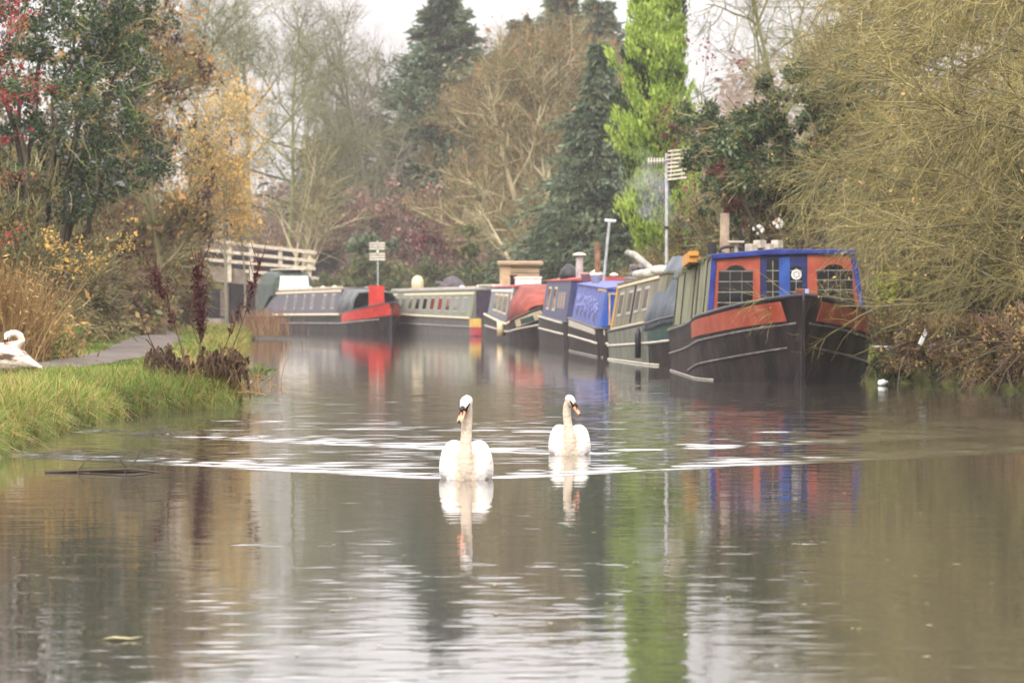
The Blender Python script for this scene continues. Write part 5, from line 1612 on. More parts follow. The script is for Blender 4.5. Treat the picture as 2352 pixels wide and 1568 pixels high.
for i, (px, d, h, lab) in enumerate(((0, 62, 1.45, 'clump of tall rusty dead grass at the left edge behind the young swan'), (70, 66, 0.7, 'clump of rusty dead grass beside the green dock leaves'))):
    r_ = plant('dead_grass', lab, 'dead grass', px, d, 'dead grass clumps on the left bank')
    n = 1500
    b0 = rg.normal(size=(n, 3)) * np.array([0.27, 0.4, 0])
    D = rg.normal(size=(n, 3)) * 0.28 + np.array([0, 0, 1.0])
    T = grow(rg, b0, D, h * rg.uniform(0.45, 1.1, n), 6, 0.10, -0.05)
    g = Geo(); g.add(tubes(T, np.linspace(1, 0.3, 6)[None, :] * rg.uniform(0.004, 0.009, (n, 1)), 3))
    pts = T[:, 2:].reshape(-1, 3); pts = pts[rg.integers(0, len(pts), 3500)]
    g.add(leaf_quads(rg, pts, 0.07, 0.3, droop=0.6), 1)
    g.obj('stems', [leafmat('dead_stalk', ['#6a5030', '#8c6e46', '#ab8d60', '#bda578'], 0.2), LF_TAN], r_)
r_ = plant('dock_plant', 'broad leaved green plant with yellowing leaves at the thicket foot', 'plant', 118, 64, BL)
q = rg.normal(size=(260, 3)) * np.array([0.22, 0.2, 0.22]) + np.array([0, 0, 0.35])
g = Geo(); g.add(leaf_quads(rg, q, 0.085, 0.5, up=1), 0); g.add(leaf_quads(rg, q[:50] + 0.05, 0.08, 0.5), 1)
T = grow(rg, rg.normal(size=(20, 3)) * np.array([.1, .1, 0]), rg.normal(size=(20, 3)) * .3 + np.array([0, 0, 1]), 0.6, 5, .1, -.05); g.add(tubes(T, np.full((20, 5), 0.008), 3), 0)
g.obj('leaves', [LF_GREEN, LF_YEL], r_)

# ------------------------------------------------------------------ beyond the bend
CON = plant('conifer', 'tall blue green conifer standing alone against the sky', 'conifer', 1022, 262, TM)
conifer(CON, 30, 18.8, 10.0, [CN_BLUE, CN_DARK, LF_MUTED], BK_DARK, nb=520, ns=95, size=0.32, power=1.05, irregular=0.55, frac=[.42, .25, .33], upb=0.45, droop=-0.05)
for px, d, sc, rz, lab in ((1200, 285, 0.97, 1.0, 'blunt topped far conifer behind the russet tree, leftmost of the row'), (1290, 280, 1.04, 2.6, 'far conifer behind the russet tree, middle of the row'), (1375, 275, 1.0, 4.2, 'far conifer next to the bright green one'), (905, 270, 0.55, 3.0, 'short dark conifer below the bare grey trees')):
    copy_thing(CON, (wx(px, d), d, GZ), rz, sc, lab, TM)

RUS = plant('russet_tree', 'wide half bare tree with russet leaves and pale leaning limbs', 'tree', 1235, 208, TM)
bare_tree(RUS, 31, 12.5, 0.22, BK_PALE, TW_OLIVE, nl=20, n2=9, n3=7, n4=5, ang=48, llen=0.46, lean=(-0.18, 0), trop=0.05, stems=2, base_t=0.18, twr=0.013, leafm=LF_RUSSET, leaves=5500, lsize=0.12, lspread=0.15)
copy_thing(RUS, (wx(1330, 224), 224, GZ), 2.5, 1.02, 'half bare tree with russet leaves beside the dark spruce', TM)
copy_thing(RUS, (wx(1090, 232), 232, GZ), 4.6, 0.9, 'half bare russet tree below the lone conifer', TM)
r_ = plant('leaning_tree', 'pale bare leaning trunk above the maroon boat', 'tree', 1225, 196, TM)
bare_tree(r_, 33, 6.2, 0.11, BK_PALE, TW_OLIVE, nl=7, n2=5, n3=5, n4=3, ang=42, llen=0.4, lean=(-0.5, 0), trop=0.05, base_t=0.35, twr=0.012)

MAU = plant('mauve_bush', 'mauve brown bare bush in the middle, below the lone conifer', 'bush', 960, 228, BMID)
cs = dome(rg, 16, 3.2, 2.0, 9.0)
leafy(MAU, 34, cs, [1.35] * 16, 15000, 0.13, [leafmat('mauve_leaf', ['#66494a', '#8a6864', '#a5857c', '#b09890'], 0.25), LF_BROWN, LF_MUTED], BK_GREY, frac=[.62, .2, .18], twigs=1500, twigm=TW_MAUVE, gap=0.5)
for px, d, sc, rz, lab in ((1110, 238, 0.95, 1.0, 'mauve brown bush under the russet trees'), (770, 240, 0.92, 2.2, 'mauve brown bush left of the dark green bushes'), (660, 246, 0.8, 3.4, 'mauve brown bush behind the bridge rails'), (845, 231, 0.95, 5.0, 'mauve brown bush behind the slatted panel aerial')):
    copy_thing(MAU, (wx(px, d), d, GZ), rz, sc, lab, BMID)
GRB = plant('green_bush', 'muted green bush behind the pale slatted aerial', 'bush', 850, 212, BMID)
cs = dome(rg, 12, 2.3, 1.4, 4.2)
leafy(GRB, 35, cs, [1.05] * 12, 12000, 0.13, [LF_MUTED, LF_OLIVE, LF_GREEN, LF_BROWN], BK_GREY, frac=[.42, .25, .18, .15], twigs=500, twigm=TW_GREY, gap=0.4)
for px, d, sc, rz, lab in ((985, 214, 0.9, 1.0, 'muted green bush behind the pale grey boat'), (1095, 206, 0.82, 2.0, 'muted green bush left of the timber shed'), (760, 218, 0.7, 3.0, 'low green bush at the right end of the white bridge rails'), (1180, 212, 1.0, 4.0, 'green bush rising behind the timber shed')):
    copy_thing(GRB, (wx(px, d), d, GZ), rz, sc, lab, BMID)
DKB = plant('evergreen_bush', 'rounded dark evergreen bush half way up, right of the sapling', 'bush', 845, 224, BMID)
leafy(DKB, 36, dome(rg, 9, 1.5, 1.2, 6.0) + np.array([0, 0, 1.2]), [0.85] * 9, 8000, 0.14, [CN_BLUE, LF_DARKG, LF_MUTED], BK_DARK, frac=[.4, .3, .3], gap=0.4)
copy_thing(DKB, (wx(752, 208), 208, GZ - 1.2), 2.0, 0.42, 'small dark rounded bush at the bridge end', BMID)
r_ = plant('ivy_stump', 'bright ivy covered trunk left of the timber shed', 'tree', 1078, 200, TM)
leafy(r_, 37, [(0, 0, 1.2), (0.1, 0, 2.2), (0.05, 0, 3.2), (0, 0, 4.0)], [0.42, 0.42, 0.4, 0.4], 2200, 0.12, [LF_GREEN, LF_OLIVE, LF_IVY], BK_DARK, gap=0.3)
r_ = plant('red_bush', 'dull red bramble bush left of the ivy covered trunk', 'bush', 905, 219, BMID)
leafy(r_, 38, dome(rg, 7, 1.5, 0.8, 3.6) + np.array([0, 0, .8]), [0.6] * 7, 3000, 0.12, [LF_MAROON, LF_BROWN, leafmat('mauve_leaf', ['#5b413b'], 0.25)], BK_GREY, frac=[.5, .25, .25], twigs=350, twigm=TW_MAUVE, gap=0.6)
copy_thing(r_, (wx(985, 222), 222, GZ + 1.9), 1.6, 0.9, 'dull red bush higher up under the mauve one', BMID)

# drooping spruces behind the moored boats
SPR = plant('spruce', 'dark drooping spruce beside the bright green conifer', 'conifer', 1378, 185, TR)
conifer(SPR, 40, 11.4, 4.4, [CN_DARK, CN_BLUE, LF_MUTED], BK_DARK, nb=520, ns=105, size=0.19, power=1.1, irregular=0.5, frac=[.42, .28, .3], upb=0.25, droop=-0.14, t0=0.15)
copy_thing(SPR, (wx(1312, 190), 190, GZ), 2.2, (0.85, 0.85, 0.62), 'shorter dark spruce behind the navy boat chimney', TR)
copy_thing(SPR, (wx(1432, 160), 160, GZ), 4.1, (0.62, 0.62, 0.42), 'low dark spruce behind the leaning T topped pole', TR)
copy_thing(SPR, (wx(1255, 190), 190, GZ), 0.8, (0.6, 0.6, 0.36), 'smallest dark spruce, right above the timber shed', TR)
r_ = plant('golden_conifer', 'bright green feathery conifer column reaching out of the picture', 'conifer', 1512, 148, TR)
conifer(r_, 41, 15.5, 1.75, [CN_BRIGHT, CN_BRIGHT, CN_DEEP], BK_DARK, nb=640, ns=190, size=0.13, power=0.30, irregular=0.36, frac=[.52, .30, .18], upb=0.5, plume=True, tmin=0.55, spread=0.16, asp=0.34, t0=0.10)

# bushes behind the boats on the right
OLB = plant('olive_bush', 'olive brown twiggy bush behind the khaki boat', 'bush', 1600, 122, BR)
cs = dome(rg, 14, 1.5, 1.2, 4.3)
leafy(OLB, 42, cs, [0.75] * 14, 16000, 0.07, [LF_OLIVE, LF_TAN, LF_BROWN, LF_MUTED], BK_OLIVE, frac=[.46, .22, .17, .15], twigs=1600, twigm=TW_OLIVE, gap=0.4)
copy_thing(OLB, (wx(1500, 130), 130, GZ), 2.0, 0.62, 'low olive bush under the bright green conifer', BR)
copy_thing(OLB, (wx(1690, 112), 112, GZ), 4.0, 0.95, 'olive brown bush behind the tall tin chimney', BR)
copy_thing(OLB, (wx(1800, 104), 104, GZ), 5.2, 1.05, 'olive brown bush behind the blue edged cabin roof', BR)
copy_thing(OLB, (wx(1420, 150), 150, GZ), 1.2, 0.5, 'small olive bush behind the blue boat', BR)
r_ = plant('ivy_tree', 'dark green ivy laden tree above the nearest boat', 'tree', 1835, 90, TR)
cs = [(-1.5, 0, 3.6), (-1.1, .3, 4.3), (-0.7, 0.2, 3.5), (-0.3, 0, 4.9), (0.2, .2, 4.2), (0.5, 0, 5.3), (0.9, .3, 4.6), (0.0, 0.3, 3.0), (0.8, 0.2, 3.4), (1.3, 0.4, 5.4)]
leafy(r_, 43, cs, [0.72] * 10, 22000, 0.075, [LF_DARKG, LF_IVY, CN_BLUE, LF_OLIVE], BK_DARK, frac=[.4, .32, .14, .14], twigs=500, twigm=TW_OLIVE, gap=0.6, limb_r=0.07)
copy_thing(r_, (wx(1745, 98), 98, GZ), 2.4, 0.9, 'dark green ivy laden tree just right of the tall aerial', TR)
r_ = plant('maroon_bush', 'maroon leaved bush behind the blue edged cabin roof', 'bush', 1800, 91, BR)
cs = np.array([(-0.8, 0, 2.9), (-0.4, 0, 2.5), (0, 0, 2.1), (0.35, .1, 2.4), (-0.1, 0.2, 2.9), (0.6, 0, 1.9), (-1.1, 0, 3.5)])
leafy(r_, 44, cs, [0.42] * 7, 4200, 0.065, [LF_MAROON, LF_BROWN, LF_OLIVE], BK_DARK, frac=[.66, .2, .14], twigs=350, twigm=TW_BROWN, gap=0.8, limb_r=0.03)
for px, py, lab in ((1742, 528, 'white paper flower caught in the maroon bush, left one'), (1788, 514, 'white paper flower caught in the maroon bush, right one')):
    mb = MB()
    for k in range(9):
        a = rg.uniform(0, 6.28); mb.box((0.07 * math.cos(a), rg.normal() * .03, 0.06 * math.sin(a)), (0.09, 0.04, 0.08), a, rg.random(), rg.random())
    o = mb.build('white_bloom', M_WHITE, None, True); o.location = W(px, py, 90); tag(o, lab, 'flower', 'white blooms in the maroon bush')
r_ = plant('bare_tree', 'bare green twigged tree against the sky, right of the bright conifer', 'tree', 1810, 150, TR)
bare_tree(r_, 45, 14.0, 0.16, BK_MOSS, TW_GREEN, nl=16, n2=8, n3=6, n4=5, ang=48, llen=0.42, trop=0.02, base_t=0.3, twr=0.008)
r_ = plant('red_twig_tree', 'thin red leaved branches reaching past the bright conifer', 'tree', 1690, 108, TR)
bare_tree(r_, 46, 6.2, 0.05, BK_OLIVE, TW_BROWN, nl=9, n2=5, n3=4, n4=3, ang=45, llen=0.3, base_t=0.35, twr=0.007, leafm=LF_MAROON, leaves=900, lsize=0.08, lean=(-0.06, 0))

TANT = plant('tan_tree', 'tan twiggy tree closing the view above the willow, right edge', 'tree', 2260, 96, TR)
cs = dome(rg, 16, 2.2, 1.5, 8.6) + np.array([0, 0, 0.8])
leafy(TANT, 48, cs, [1.0] * 16, 26000, 0.075, [LF_OLIVE, LF_TAN, LF_BROWN, LF_MUTED], BK_OLIVE, frac=[.42, .28, .18, .12], twigs=2600, twigm=TW_GOLD, gap=0.4)
copy_thing(TANT, (wx(2010, 118), 118, GZ), 2.0, 1.15, 'tan twiggy tree behind the ivy laden tree', TR)
copy_thing(TANT, (wx(2420, 88), 88, GZ), 4.0, 0.9, 'tan twiggy tree cut by the right edge of the picture', TR)
LF_HOLLOW = leafmat('leaf_hollow_shade', ['#1d1a12', '#2d281b', '#3f3926', '#524a33'], 0.15)  # darkened leaf tones put the shade of the willow's hollows into the colour
LF_MAUVE = leafmat('mauve_leaf', ['#66494a'], 0.25)
# the great olive willow thicket at the right edge
WIL = ((2540, 69.5, 51, 34, 4.3, 1.0, 7.5, 'great golden olive willow sweeping in from the right edge'), (2330, 76, 52, 24, 3.3, 2.0, 6.8, 'golden olive willow rising behind the black boat'), (2600, 64.0, 53, 20, 3.6, 0.4, 5.5, 'olive willow half cut by the right edge, nearest the water'), (2230, 104, 54, 20, 4.4, 1.5, 8.5, 'tan willow beside the ivy laden tree'))
for px, d, seed, n0, ln, z0, z1, lab in WIL:
    r_ = plant('willow', lab, 'willow', px, d, 'willows on the right bank', z=0.3)
    zz_ = np.linspace(z0, z1, n0)
    an = [(rg.normal() * 0.15, rg.normal() * 0.3, z) for z in zz_]
    dr = [(-1.0, rg.normal() * 0.35 - 0.1, rg.uniform(0.0, 0.75) * (0.5 if z > 5 else 1)) for z in zz_]
    whips(r_, seed, an, dr, 12, 8, 3, (ln, 1.7, 0.8, 0.36), TW_GOLD if seed % 2 else TW_OLIVE, BK_OLIVE, rad=0.0155, grav=-0.06, leafm=LF_TAN, leaves=1400, lsize=0.04, ang=38)
    tg = Geo(); tk = np.zeros((1, 9, 3)); tk[0, :, 2] = np.linspace(-0.2, z1 + 0.4, 9); tk[0, :, 0] = 0.08 * np.sin(np.arange(9))
    tg.add(tubes(tk, np.linspace(0.16, 0.05, 9)[None], 8)); tg.obj('trunk', [BK_OLIVE], r_)
for px, d, n, h, lab, sd in ((2290, 72.5, 26, 6.3, 'dense brown tangle inside the great willow thicket', 61), (2130, 86, 22, 6.6, 'dense olive tangle behind the black boat', 62), (2420, 68, 20, 5.6, 'brown tangle at the right edge of the picture', 63)):
    r_ = plant('bramble_thicket', lab, 'bush', px, d, BR)
    cs = dome(rg, n, 1.75, 1.0, h * 0.82)
    leafy(r_, sd, cs, [0.72] * n, 30000, 0.048, [LF_HOLLOW, LF_BROWN, LF_OLIVE, LF_MAUVE, LF_GREEN], BK_DARK, frac=[.36, .16, .24, .06, .18], twigs=2600, twigm=TW_GOLD if sd == 61 else TW_OLIVE, gap=0.5, limb_r=0.03)
r_ = plant('lime_bush', 'yellow green leaved bush right of the blue cabin corner', 'bush', 2055, 78, BR)
leafy(r_, 64, [(-0.1, 0, 0.9), (0.12, 0, 0.75), (0.2, 0, 1.25), (-0.12, 0, 1.3), (0.05, 0, 0.45)], [0.26] * 5, 1500, 0.07, [LF_LIME, LF_LIME, LF_MUTED], BK_OLIVE, frac=[.5, .2, .3], gap=0.5, limb_r=0.02)
# low brambles trailing into the water
for i, (px, d, lab) in enumerate(((2075, 69.5, 'low green and brown brambles beside the black hull at the waterline'), (2150, 67, 'low tan brambles trailing into the water below the broken chair'), (2235, 65, 'tan brambles trailing into the water, middle of the right bank'), (2320, 63, 'brown brambles trailing into the water at the right edge'), (2400, 61.5, 'nearest brown brambles cut by the right edge'))):
    r_ = plant('bramble', lab, 'bramble', px, d, 'brambles along the right waterline', z=0.12)
    cs = dome(rg, 9, 0.6, 0.5, 0.95) + np.array([0, 0, 0.12])
    leafy(r_, 70 + i, cs, [0.32] * 9, 5200, 0.042, [LF_TAN, LF_BROWN, LF_GREEN if i == 0 else LF_OLIVE, LF_MAROON], BK_DARK, frac=[.46, .14, .37, .03], twigs=420, twigm=TW_BROWN, gap=0.3, limb_r=0.012)
    if i in (1, 3, 4):
        an = [(rg.normal() * .3, 0, 0.5) for k in range(7)]
        P = grow(rg, np.array(an), np.array([(rg.normal() * .6, -.5, rg.uniform(0, .6)) for k in range(7)]), 1.5, 10, .08, -.12)
        g = Geo(); g.add(tubes(P, np.linspace(.016, .006, 10)[None, :] * np.ones((7, 1)), 4)); g.obj('trailing_stems', [BK_DARK], r_)
r_ = plant('water_weed', 'leafy green weeds between the black hull and the brambles, under the white tray', 'plant', 2035, 69.6, z=0.02)
leafy(r_, 81, [(0, 0, 0.12), (0.12, 0.1, 0.25), (-0.08, 0.05, 0.3), (0.22, 0, 0.12)], [0.17] * 4, 1300, 0.055, [LF_GREEN, LF_MUTED, LF_OLIVE], BK_OLIVE, gap=0.2, limb_r=0.012)
# pale branch tips that reach across the boat's front
r_ = plant('willow_branch', 'thin golden willow shoots hanging across the nearest boat front', 'branch', 2230, 67.5, None, z=2.0)
an = [(-0.1 * i * .2, 0.1, 0.5 + 0.12 * i) for i in range(7)]
P0 = grow(rg, np.array(an), np.array([(-1, -0.02 + 0.05 * rg.normal(), -0.02 + 0.10 * rg.normal()) for i in range(7)]), np.array([2.5, 2.9, 2.4, 2.8, 2.2, 2.0, 2.6]), 14, 0.07, -0.022)
R0 = np.linspace(0.008, 0.003, 14)[None, :] * np.ones((7, 1))
P1, R1 = spawn(rg, P0, R0, 4, 0.25, 1, 24, 10, 0.45, 7, 0.12, -0.03, 0.004)
P2, R2 = spawn(rg, P1, R1, 3, 0.2, 1, 30, 12, 0.28, 5, 0.12, -0.06, 0.0035)
g = Geo(); g.add(tubes(P0, R0, 5)); g.add(tubes(P1, R1, 3)); g.add(tubes(P2, R2, 3)); g.obj('shoots', [TW_GOLD], r_)

# far wood that closes the view
rw = np.random.default_rng(200)
n = 60000
xx = rw.uniform(-36, 42, n); yy = rw.uniform(292, 320, n)
top = 8.6 + 2.2 * np.sin(xx * 0.42 + 1) + 1.4 * np.sin(xx * 0.9) + 1.0 * np.sin(xx * 2.3)
top = np.where(xx < -9, top - 1.5, top) + np.where(xx > 4, 4, 0)
zz = 1.0 + (top) * rw.random(n) ** 0.75
g = Geo(); g.add(leaf_quads(rw, np.stack([xx, yy, zz], -1), 0.5, 0.6), 0)
k = 2200
B0 = np.stack([rw.uniform(-36, 42, k), rw.uniform(290, 318, k), rw.uniform(0.5, 7, k)], -1)
T = grow(rw, B0, rw.normal(size=(k, 3)) * .35 + np.array([0, 0, 1]), rw.uniform(2, 6, k), 6, .12, .04)
g.add(tubes(T, np.linspace(.05, .012, 6)[None, :] * np.ones((k, 1)), 3), 1)
tag(g.obj('far_wood', [leafmat('far_wood_leaf', ['#5c5348', '#776a5d', '#8f7f72', '#9b887c'], .25, pscale=.12), TW_GREY], None), kind='stuff')

# ------------------------------------------------------------------ grass on the banks
def blades(rng, x, y, z, h, w, lean, K=4, spread=0.75):
    n = len(x)
    b = np.stack([x, y, z], -1)
    a = rng.uniform(0, 2 * math.pi, n)
    d = np.stack([np.cos(a), np.sin(a), np.zeros(n)], -1) * rng.uniform(0.1, spread, (n, 1)) + lean * rng.uniform(0.3, 1.3, (n, 1))
    d[:, 2] *= rng.uniform(0.4, 1.2, n)
    side = norm(np.stack([rng.normal(size=n) + 1.2, rng.normal(size=n) * .6, np.zeros(n)], -1))
    V = []
    for k in range(K):
        t = k / (K - 1)
        p = b + np.array([0, 0, 1.0]) * (h * (t - 0.28 * t * t))[:, None] + d * (h * t * t)[:, None]
        ww = (w * (1 - t) ** 0.7)[:, None] * 0.5
        V += [p - side * ww, p + side * ww]
    V = np.stack(V, 1)
    base = np.arange(n)[:, None] * (2 * K)
    Q = np.concatenate([base + np.array([2 * k, 2 * k + 1, 2 * k + 3, 2 * k + 2]) for k in range(K - 1)], 1).reshape(-1, 4)
    return V.reshape(-1, 3), Q


def bank_pts(rng, n, y0, y1, o0, o1, bias=1.0):
    y = rng.uniform(y0, y1, n); o = o0 + (o1 - o0) * rng.random(n) ** bias
    x = xl(y) + 0.12 * np.interp(y, ys, jit) / 0.12 - o
    return x, y, o, ground_z(o, y)


rgz = np.random.default_rng(300)
gg = Geo()


def sow(n, y0, y1, o0, o1, h, w, mi, bias=1.0, lean=(0, 0, 0), clump=0.0):
    x, y, o, z = bank_pts(rgz, n, y0, y1, o0, o1, bias)
    keep = np.abs(x - np.interp(y, PATH[:, 0], PATH[:, 1])) > np.interp(y, PATH[:, 0], PATH[:, 2]) * rgz.uniform(0.85, 1.1, n)
    if clump:
        keep &= fourier(x, y, 12, 0.4, 1.8, 55) > rgz.normal(size=n) * 0.5 + clump * 0.4
    x, y, o, z = x[keep], y[keep], o[keep], z[keep]
    hh = h * rgz.uniform(0.45, 1.15, len(x)) * np.clip(1 + 0.35 * fourier(x, y, 10, 0.6, 3, 66), 0.4, 1.7)
    ln = np.array(lean)[None, :] * np.clip(1.15 - o / 0.7, 0, 1)[:, None] + np.array([0, 0, 0.0])
    V, Q = blades(rgz, x, y, z - 0.02, hh, np.full(len(x), w), ln)
    M = np.full(len(Q), 0)
    sel = np.repeat(rgz.random(len(x)), 3)
    pick = np.searchsorted(np.cumsum(mi), sel * 0.999)
    gg.V.append(V); gg.Q.append(Q + gg.n); gg.M.append(pick); gg.n += len(V)


sow(30000, 36, 56, 0.18, 1.1, 0.17, 0.010, [.5, .15, .35], lean=(0.25, -0.15, -0.1))
sow(9000, 36, 56, -0.05, 0.25, 0.16, 0.010, [.4, .2, .4], lean=(0.3, -0.2, -0.4), clump=0.5)
sow(22000, 36, 56, -0.04, 0.30, 0.30, 0.011, [.3, .3, .4], lean=(0.75, -0.45, -1.0), clump=1.1)
sow(22000, 36, 56, 0.05, 1.0, 0.30, 0.010, [.42, .26, .32], lean=(0.35, -0.2, -0.25), clump=1.3)
sow(5000, 36, 56, 0.0, 1.2, 0.42, 0.008, [.1, .6, .3], clump=0.7)
sow(26000, 40, 58, 0.7, 2.6, 0.13, 0.011, [.6, .08, .32])
sow(7000, 46, 53, 0.1, 1.1, 0.36, 0.011, [.6, .16, .24], clump=1.0)
sow(30000, 56, 80, 0.0, 5.5, 0.10, 0.016, [.62, .08, .30])
sow(26000, 80, 130, 0.0, 6.0, 0.12, 0.028, [.58, .12, .30])
sow(10000, 60, 150, 0.0, 0.8, 0.42, 0.022, [.25, .4, .35], lean=(.2, 0, 0), clump=0.2)
sow(8000, 120, 157, 0.0, 4.0, 0.30, 0.04, [.3, .35, .35])
tag(gg.obj('grass', [GR_FRESH, GR_DRY, GR_OLIVE], None), kind='stuff')
gg = Geo()
y = rgz.uniform(58, 175, 16000); o = rgz.uniform(0.05, 3.0, 16000)
V, Q = blades(rgz, xr(y) + o, y, ground_z(o, y) - .02, 0.35 * rgz.uniform(.4, 1.2, 16000), np.full(16000, .03), np.array([[-.1, 0, 0]]))
gg.add((V, Q), 0)
tag(gg.obj('rough_grass', [GR_OLIVE], None), kind='stuff')

# ------------------------------------------------------------------ dead dock clump at the water's edge
r_ = plant('dead_dock', 'clump of rotted dark brown dock leaves at the water edge', 'dead plant', 455, 54.0, None, z=0.12)
rk = np.random.default_rng(401)
g = Geo()
for cx, cz, n, sx in ((-0.40, 0.42, 130, .085), (-0.14, 0.32, 70, .13), (0.20, 0.42, 100, .13), (0.40, 0.36, 150, .085)):
    for k in range(n):
        p = np.array([cx + rk.normal() * sx, rk.normal() * 0.14, cz + rk.normal() * 0.07])
        L = rk.uniform(0.2, 0.52); wdt = rk.uniform(0.008, 0.026)
        a = rk.uniform(0, 6.28); out = np.array([math.cos(a) * .45, math.sin(a) * .45, 0])
        V = []
        for i in range(6):
            t = i / 5
            c = p + out * L * t * 0.55 + np.array([0, 0, L * (0.30 * math.sin(t * 2.2) - 0.85 * t * t)])
            tw = a + 2.2 * math.sin(2.3 * t + a * 3)
            s_ = np.array([-math.sin(tw), math.cos(tw), 0.7 * math.sin(5 * t + a)]) * wdt * math.sin(0.35 + 2.5 * t)
            V += [c - s_, c + np.array([0, 0, .012]), c + s_]
        Q = [[3 * i + j, 3 * i + j + 1, 3 * i + j + 4, 3 * i + j + 3] for i in range(5) for j in range(2)]
        g.add((np.array(V), np.array(Q)), 0)
g.obj('leaves', [DK_ROT], r_)
n = 260
T = grow(rk, rk.normal(size=(n, 3)) * np.array([.35, .12, .02]) + np.array([0, 0, 0.02]), rk.normal(size=(n, 3)) * np.array([.55, .3, .2]) + np.array([0, 0, .8]), rk.uniform(.2, .6, n), 6, .15, -.10)
g = Geo(); g.add(tubes(T, np.linspace(1, .4, 6)[None, :] * rk.uniform(.004, .009, (n, 1)), 3)); g.obj('stalks', [leafmat('dead_stalk', ['#5c4025'], 0.2)], r_)


def dock_stem(base, top, seed, zones, label, bend=0.06, rad=0.008):
    rr = np.random.default_rng(seed)
    (x0, y0, d0), (x1, y1) = base, top
    b = np.array(W(x0, y0, d0)); t_ = np.array(W(x1, y1, d0))
    r = thing('seeded_dock', label, 'dead plant', tuple(b), 0, 'tall dead dock stems')
    v = t_ - b
    tt = np.linspace(0, 1, 10)[:, None]
    P = (v * tt + np.array([1, .5, 0]) * np.sin(tt * math.pi) * bend * np.linalg.norm(v) * 0.4)[None]
    g = Geo(); g.add(tubes(P, np.linspace(rad, rad * .4, 10)[None], 5)); g.obj('stem', [leafmat('dock_stalk', ['#33251c', '#4a3628'], 0)], r)
    g = Geo()
    for (t0, t1, wd, n) in zones:
        q = rr.uniform(t0, t1, n)
        c = np.stack([np.interp(q, tt[:, 0], P[0, :, i]) for i in range(3)], -1)
        env = np.sin(np.clip((q - t0) / (t1 - t0), 0.02, 1) * math.pi) ** 0.5
        c += rr.normal(size=(n, 3)) * (wd * env)[:, None] * np.array([1, .8, .5])
        g.add(leaf_quads(rr, c, 0.038, 0.45, up=0.5))
        k = n // 25
        s0 = c[:k] * 0; q2 = rr.uniform(max(t0 - .1, .05), t1, k)
        s0 = np.stack([np.interp(q2, tt[:, 0], P[0, :, i]) for i in range(3)], -1)
        B = grow(rr, s0, np.stack([rr.normal(size=k) * .35, rr.normal(size=k) * .2, np.ones(k)], -1), 0.28, 5, .08, .1)
        g.add(tubes(B, np.full((k, 5), .0045), 3))
    g.obj('seed_head', [DK_SEED], r)


dock_stem((455, 880, 54), (452, 608), 411, [(0.42, 0.98, 0.055, 950)], 'tall upright dock stem with a long dark red seed head')
dock_stem((440, 880, 54), (352, 628), 412, [(0.80, 1.0, 0.07, 420), (0.55, 0.66, 0.03, 80)], 'dock stem with a crimson tuft on top leaning left')
dock_stem((505, 870, 54), (600, 590), 413, [(0.55, 0.98, 0.022, 260)], 'thin red brown dock stem leaning right past the plum boat')
dock_stem((480, 875, 54), (556, 690), 414, [(0.6, 0.95, 0.015, 60)], 'thin bare stem between the two tallest dock stems')
dock_stem((415, 900, 53), (318, 712), 415, [(0.9, 0.95, 0.01, 4)], 'bare dark stick leaning left out of the dead dock', bend=-.1, rad=.010)
dock_stem((440, 915, 53), (335, 778), 416, [(0.9, 0.95, 0.01, 4)], 'short thick dark stick leaning left out of the dead dock', rad=.016)
dock_stem((375, 900, 52.5), (338, 838), 417, [(0.9, 0.95, 0.01, 4)], 'short pale stick leaning on the grass left of the dead dock', rad=.012)
r_ = plant('brown_tussock', 'brown tussock of withered grass left of the dead dock', 'dead grass', 345, 53, 'dead grass clumps on the left bank', z=.2)
n = 700
T = grow(rk, rk.normal(size=(n, 3)) * np.array([.12, .12, 0]), rk.normal(size=(n, 3)) * .5 + np.array([0, 0, .7]), .22, 5, .15, -.12)
g = Geo(); g.add(tubes(T, np.linspace(.005, .002, 5)[None] * np.ones((n, 1)), 3)); g.obj('stems', [leafmat('dead_stalk', ['#5c4025'], .2)], r_)
# brown post and reeds where the bank bends
r_ = plant('reed_clump', 'brown reeds at the bend in front of the plum boat stern', 'reeds', 603, 152, None, z=.1)
n = 420
T = grow(rk, rk.normal(size=(n, 3)) * np.array([.42, .5, 0]), rk.normal(size=(n, 3)) * .12 + np.array([0, 0, 1]), rk.uniform(.3, 1.0, n), 6, .06, -.02)
g = Geo(); g.add(tubes(T, np.linspace(.016, .006, 6)[None] * np.ones((n, 1)), 3)); g.obj('stems', [leafmat('reed_stalk', ['#6b4d3a', '#8a6a50', '#a58a68'], .2)], r_)
# drooping leaves at the edge past the dock clump
r_ = plant('water_plant', 'sprig of pale green leaves over the water past the dead dock', 'plant', 590, 66, None, z=.05)
g = Geo(); q = rk.normal(size=(70, 3)) * np.array([.12, .2, .05]) + np.array([0, 0, .16]); g.add(leaf_quads(rk, q, .07, .6, up=1))
T = grow(rk, np.tile([[-.3, 0, 0.1]], (8, 1)), rk.normal(size=(8, 3)) * .2 + np.array([1, 0, .25]), .5, 5, .1, -.05); g.add(tubes(T, np.full((8, 5), .006), 3)); g.obj('leaves', [LF_GREEN], r_)

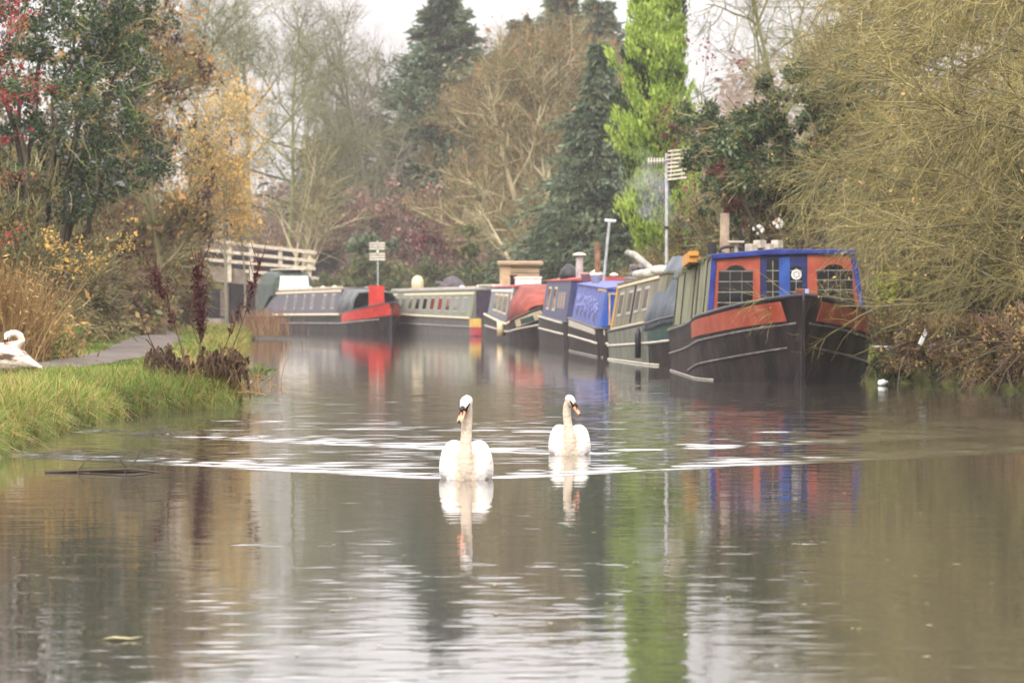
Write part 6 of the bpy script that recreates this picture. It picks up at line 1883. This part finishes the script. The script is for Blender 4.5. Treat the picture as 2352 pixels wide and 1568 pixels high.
# ------------------------------------------------------------------ things on the water
r_ = thing('floating_branch', 'dead branch floating in the water on the left, one twig upright', 'branch', (wx(235, 33.2), 33.2, 0.0), 0)
g = Geo()
P = [np.array([(-.42, 0, .005), (-.2, .05, .012), (0, 0, .02), (.22, -.04, .03), (.42, 0, .0)]), np.array([(-.1, .15, .006), (.06, .1, .012), (.2, .12, .01), (.33, .1, 0), (.36, .1, -.01)])]
g.add(tubes(np.array(P), np.linspace(.014, .007, 5)[None] * np.ones((2, 1)), 5))
P = np.array([[(.16, .0, 0), (.20, .02, .05), (.25, .03, .10), (.27, .03, .14), (.31, .04, .20)], [(-.18, 0, 0), (-.17, 0, .03), (-.15, 0, .05), (-.14, 0, .06), (-.13, 0, .075)], [(.18, .02, .04), (.15, .02, .06), (.14, .02, .075), (.135, .02, .09), (.13, .02, .1)]])
g.add(tubes(P, np.linspace(.005, .0025, 5)[None] * np.ones((3, 1)), 4))
me = g.obj('wood', [BK_DARK], r_)
mb = MB()
mb.add([(-.07, 0, .004), (-.03, -.028, .010), (.03, -.026, .006), (.075, 0, .012), (.03, .028, .005), (-.03, .026, .010), (0, 0, .002)], [(0, 1, 6), (1, 2, 6), (2, 3, 6), (3, 4, 6), (4, 5, 6), (5, 0, 6)])
lf0 = mb.build('floating_leaf', leafmat('pale_fallen_leaf', ['#8f8a62', '#a9a37a', '#b9a271'], 0.1), None, solid=0.002)
tag(lf0, 'small fallen leaf floating on the calm water', 'leaf', 'fallen leaves on the water')
lf0.location = (wx(280, 16.8), 16.8, 0.002)
rl = np.random.default_rng(9)
for i in range(46):
    sy = rl.uniform(1130, 1560); sx = rl.uniform(20, 2330)
    d = F * CAMZ / (sy - HY)
    o = lf0.copy(); COL.objects.link(o)
    o.location = (wx(sx, d), d, 0.003); s_ = rl.uniform(.12, .34)
    o.scale = (s_, s_, s_); o.rotation_euler = (0, 0, rl.uniform(0, 6.28))

# ------------------------------------------------------------------ damp autumn air
mb = MB(); mb.box((0, 330, 22.0), (1000, 760, 49))
hm = bpy.data.materials.new('haze')
hm.use_nodes = True
n, l = hm.node_tree.nodes, hm.node_tree.links
n.clear()
vo = n.new('ShaderNodeVolumePrincipled')
vo.inputs['Color'].default_value = (0.95, 0.905, 0.915, 1)
vo.inputs['Density'].default_value = 0.00028
vo.inputs['Anisotropy'].default_value = 0.2
oo = n.new('ShaderNodeOutputMaterial'); l.new(vo.outputs[0], oo.inputs['Volume'])
tag(mb.build('haze', hm, None), kind='stuff')

# thin wood smoke drifting off the tall chimney of the nearest boat
sm = MB(); rings = []
for k in range(9):
    u = k / 8
    c = Vector(W(1586 - 120 * u ** 0.8, 516 - 110 * u ** 1.5, 82.2))
    r_ = 0.07 + 0.55 * u
    rings.append([c + Vector((r_ * 0.8 * math.cos(t) + 0.03 * math.sin(3 * t + k), r_ * 0.8 * math.sin(2 * t * 0.5) * 0.6, r_ * math.sin(t))) for t in np.linspace(0, 2 * math.pi, 13)[:-1]])
rings = [[Vector((p.x, 82.2 + (0.07 + 0.4 * i / 8) * math.cos(2.0 * j / 12 * math.pi + 0.7), p.z)) for j, p in enumerate(r)] for i, r in enumerate(rings)]
sm.loft(rings)
hm = bpy.data.materials.new('smoke'); hm.use_nodes = True
n, l = hm.node_tree.nodes, hm.node_tree.links
n.clear()
vo = n.new('ShaderNodeVolumePrincipled'); vo.inputs['Color'].default_value = (0.86, 0.89, 0.97, 1)
t = n.new('ShaderNodeTexCoord'); nz = n.new('ShaderNodeTexNoise'); nz.inputs['Scale'].default_value = 2.2; nz.inputs['Detail'].default_value = 3
l.new(t.outputs['Object'], nz.inputs[0])
mr = n.new('ShaderNodeMapRange'); l.new(nz.outputs[0], mr.inputs[0]); mr.inputs[1].default_value = 0.40; mr.inputs[2].default_value = 0.7; mr.inputs[3].default_value = 0.0; mr.inputs[4].default_value = 0.65
l.new(mr.outputs[0], vo.inputs['Density'])
oo = n.new('ShaderNodeOutputMaterial'); l.new(vo.outputs[0], oo.inputs['Volume'])
tag(sm.build('smoke', hm, None, True), kind='stuff')
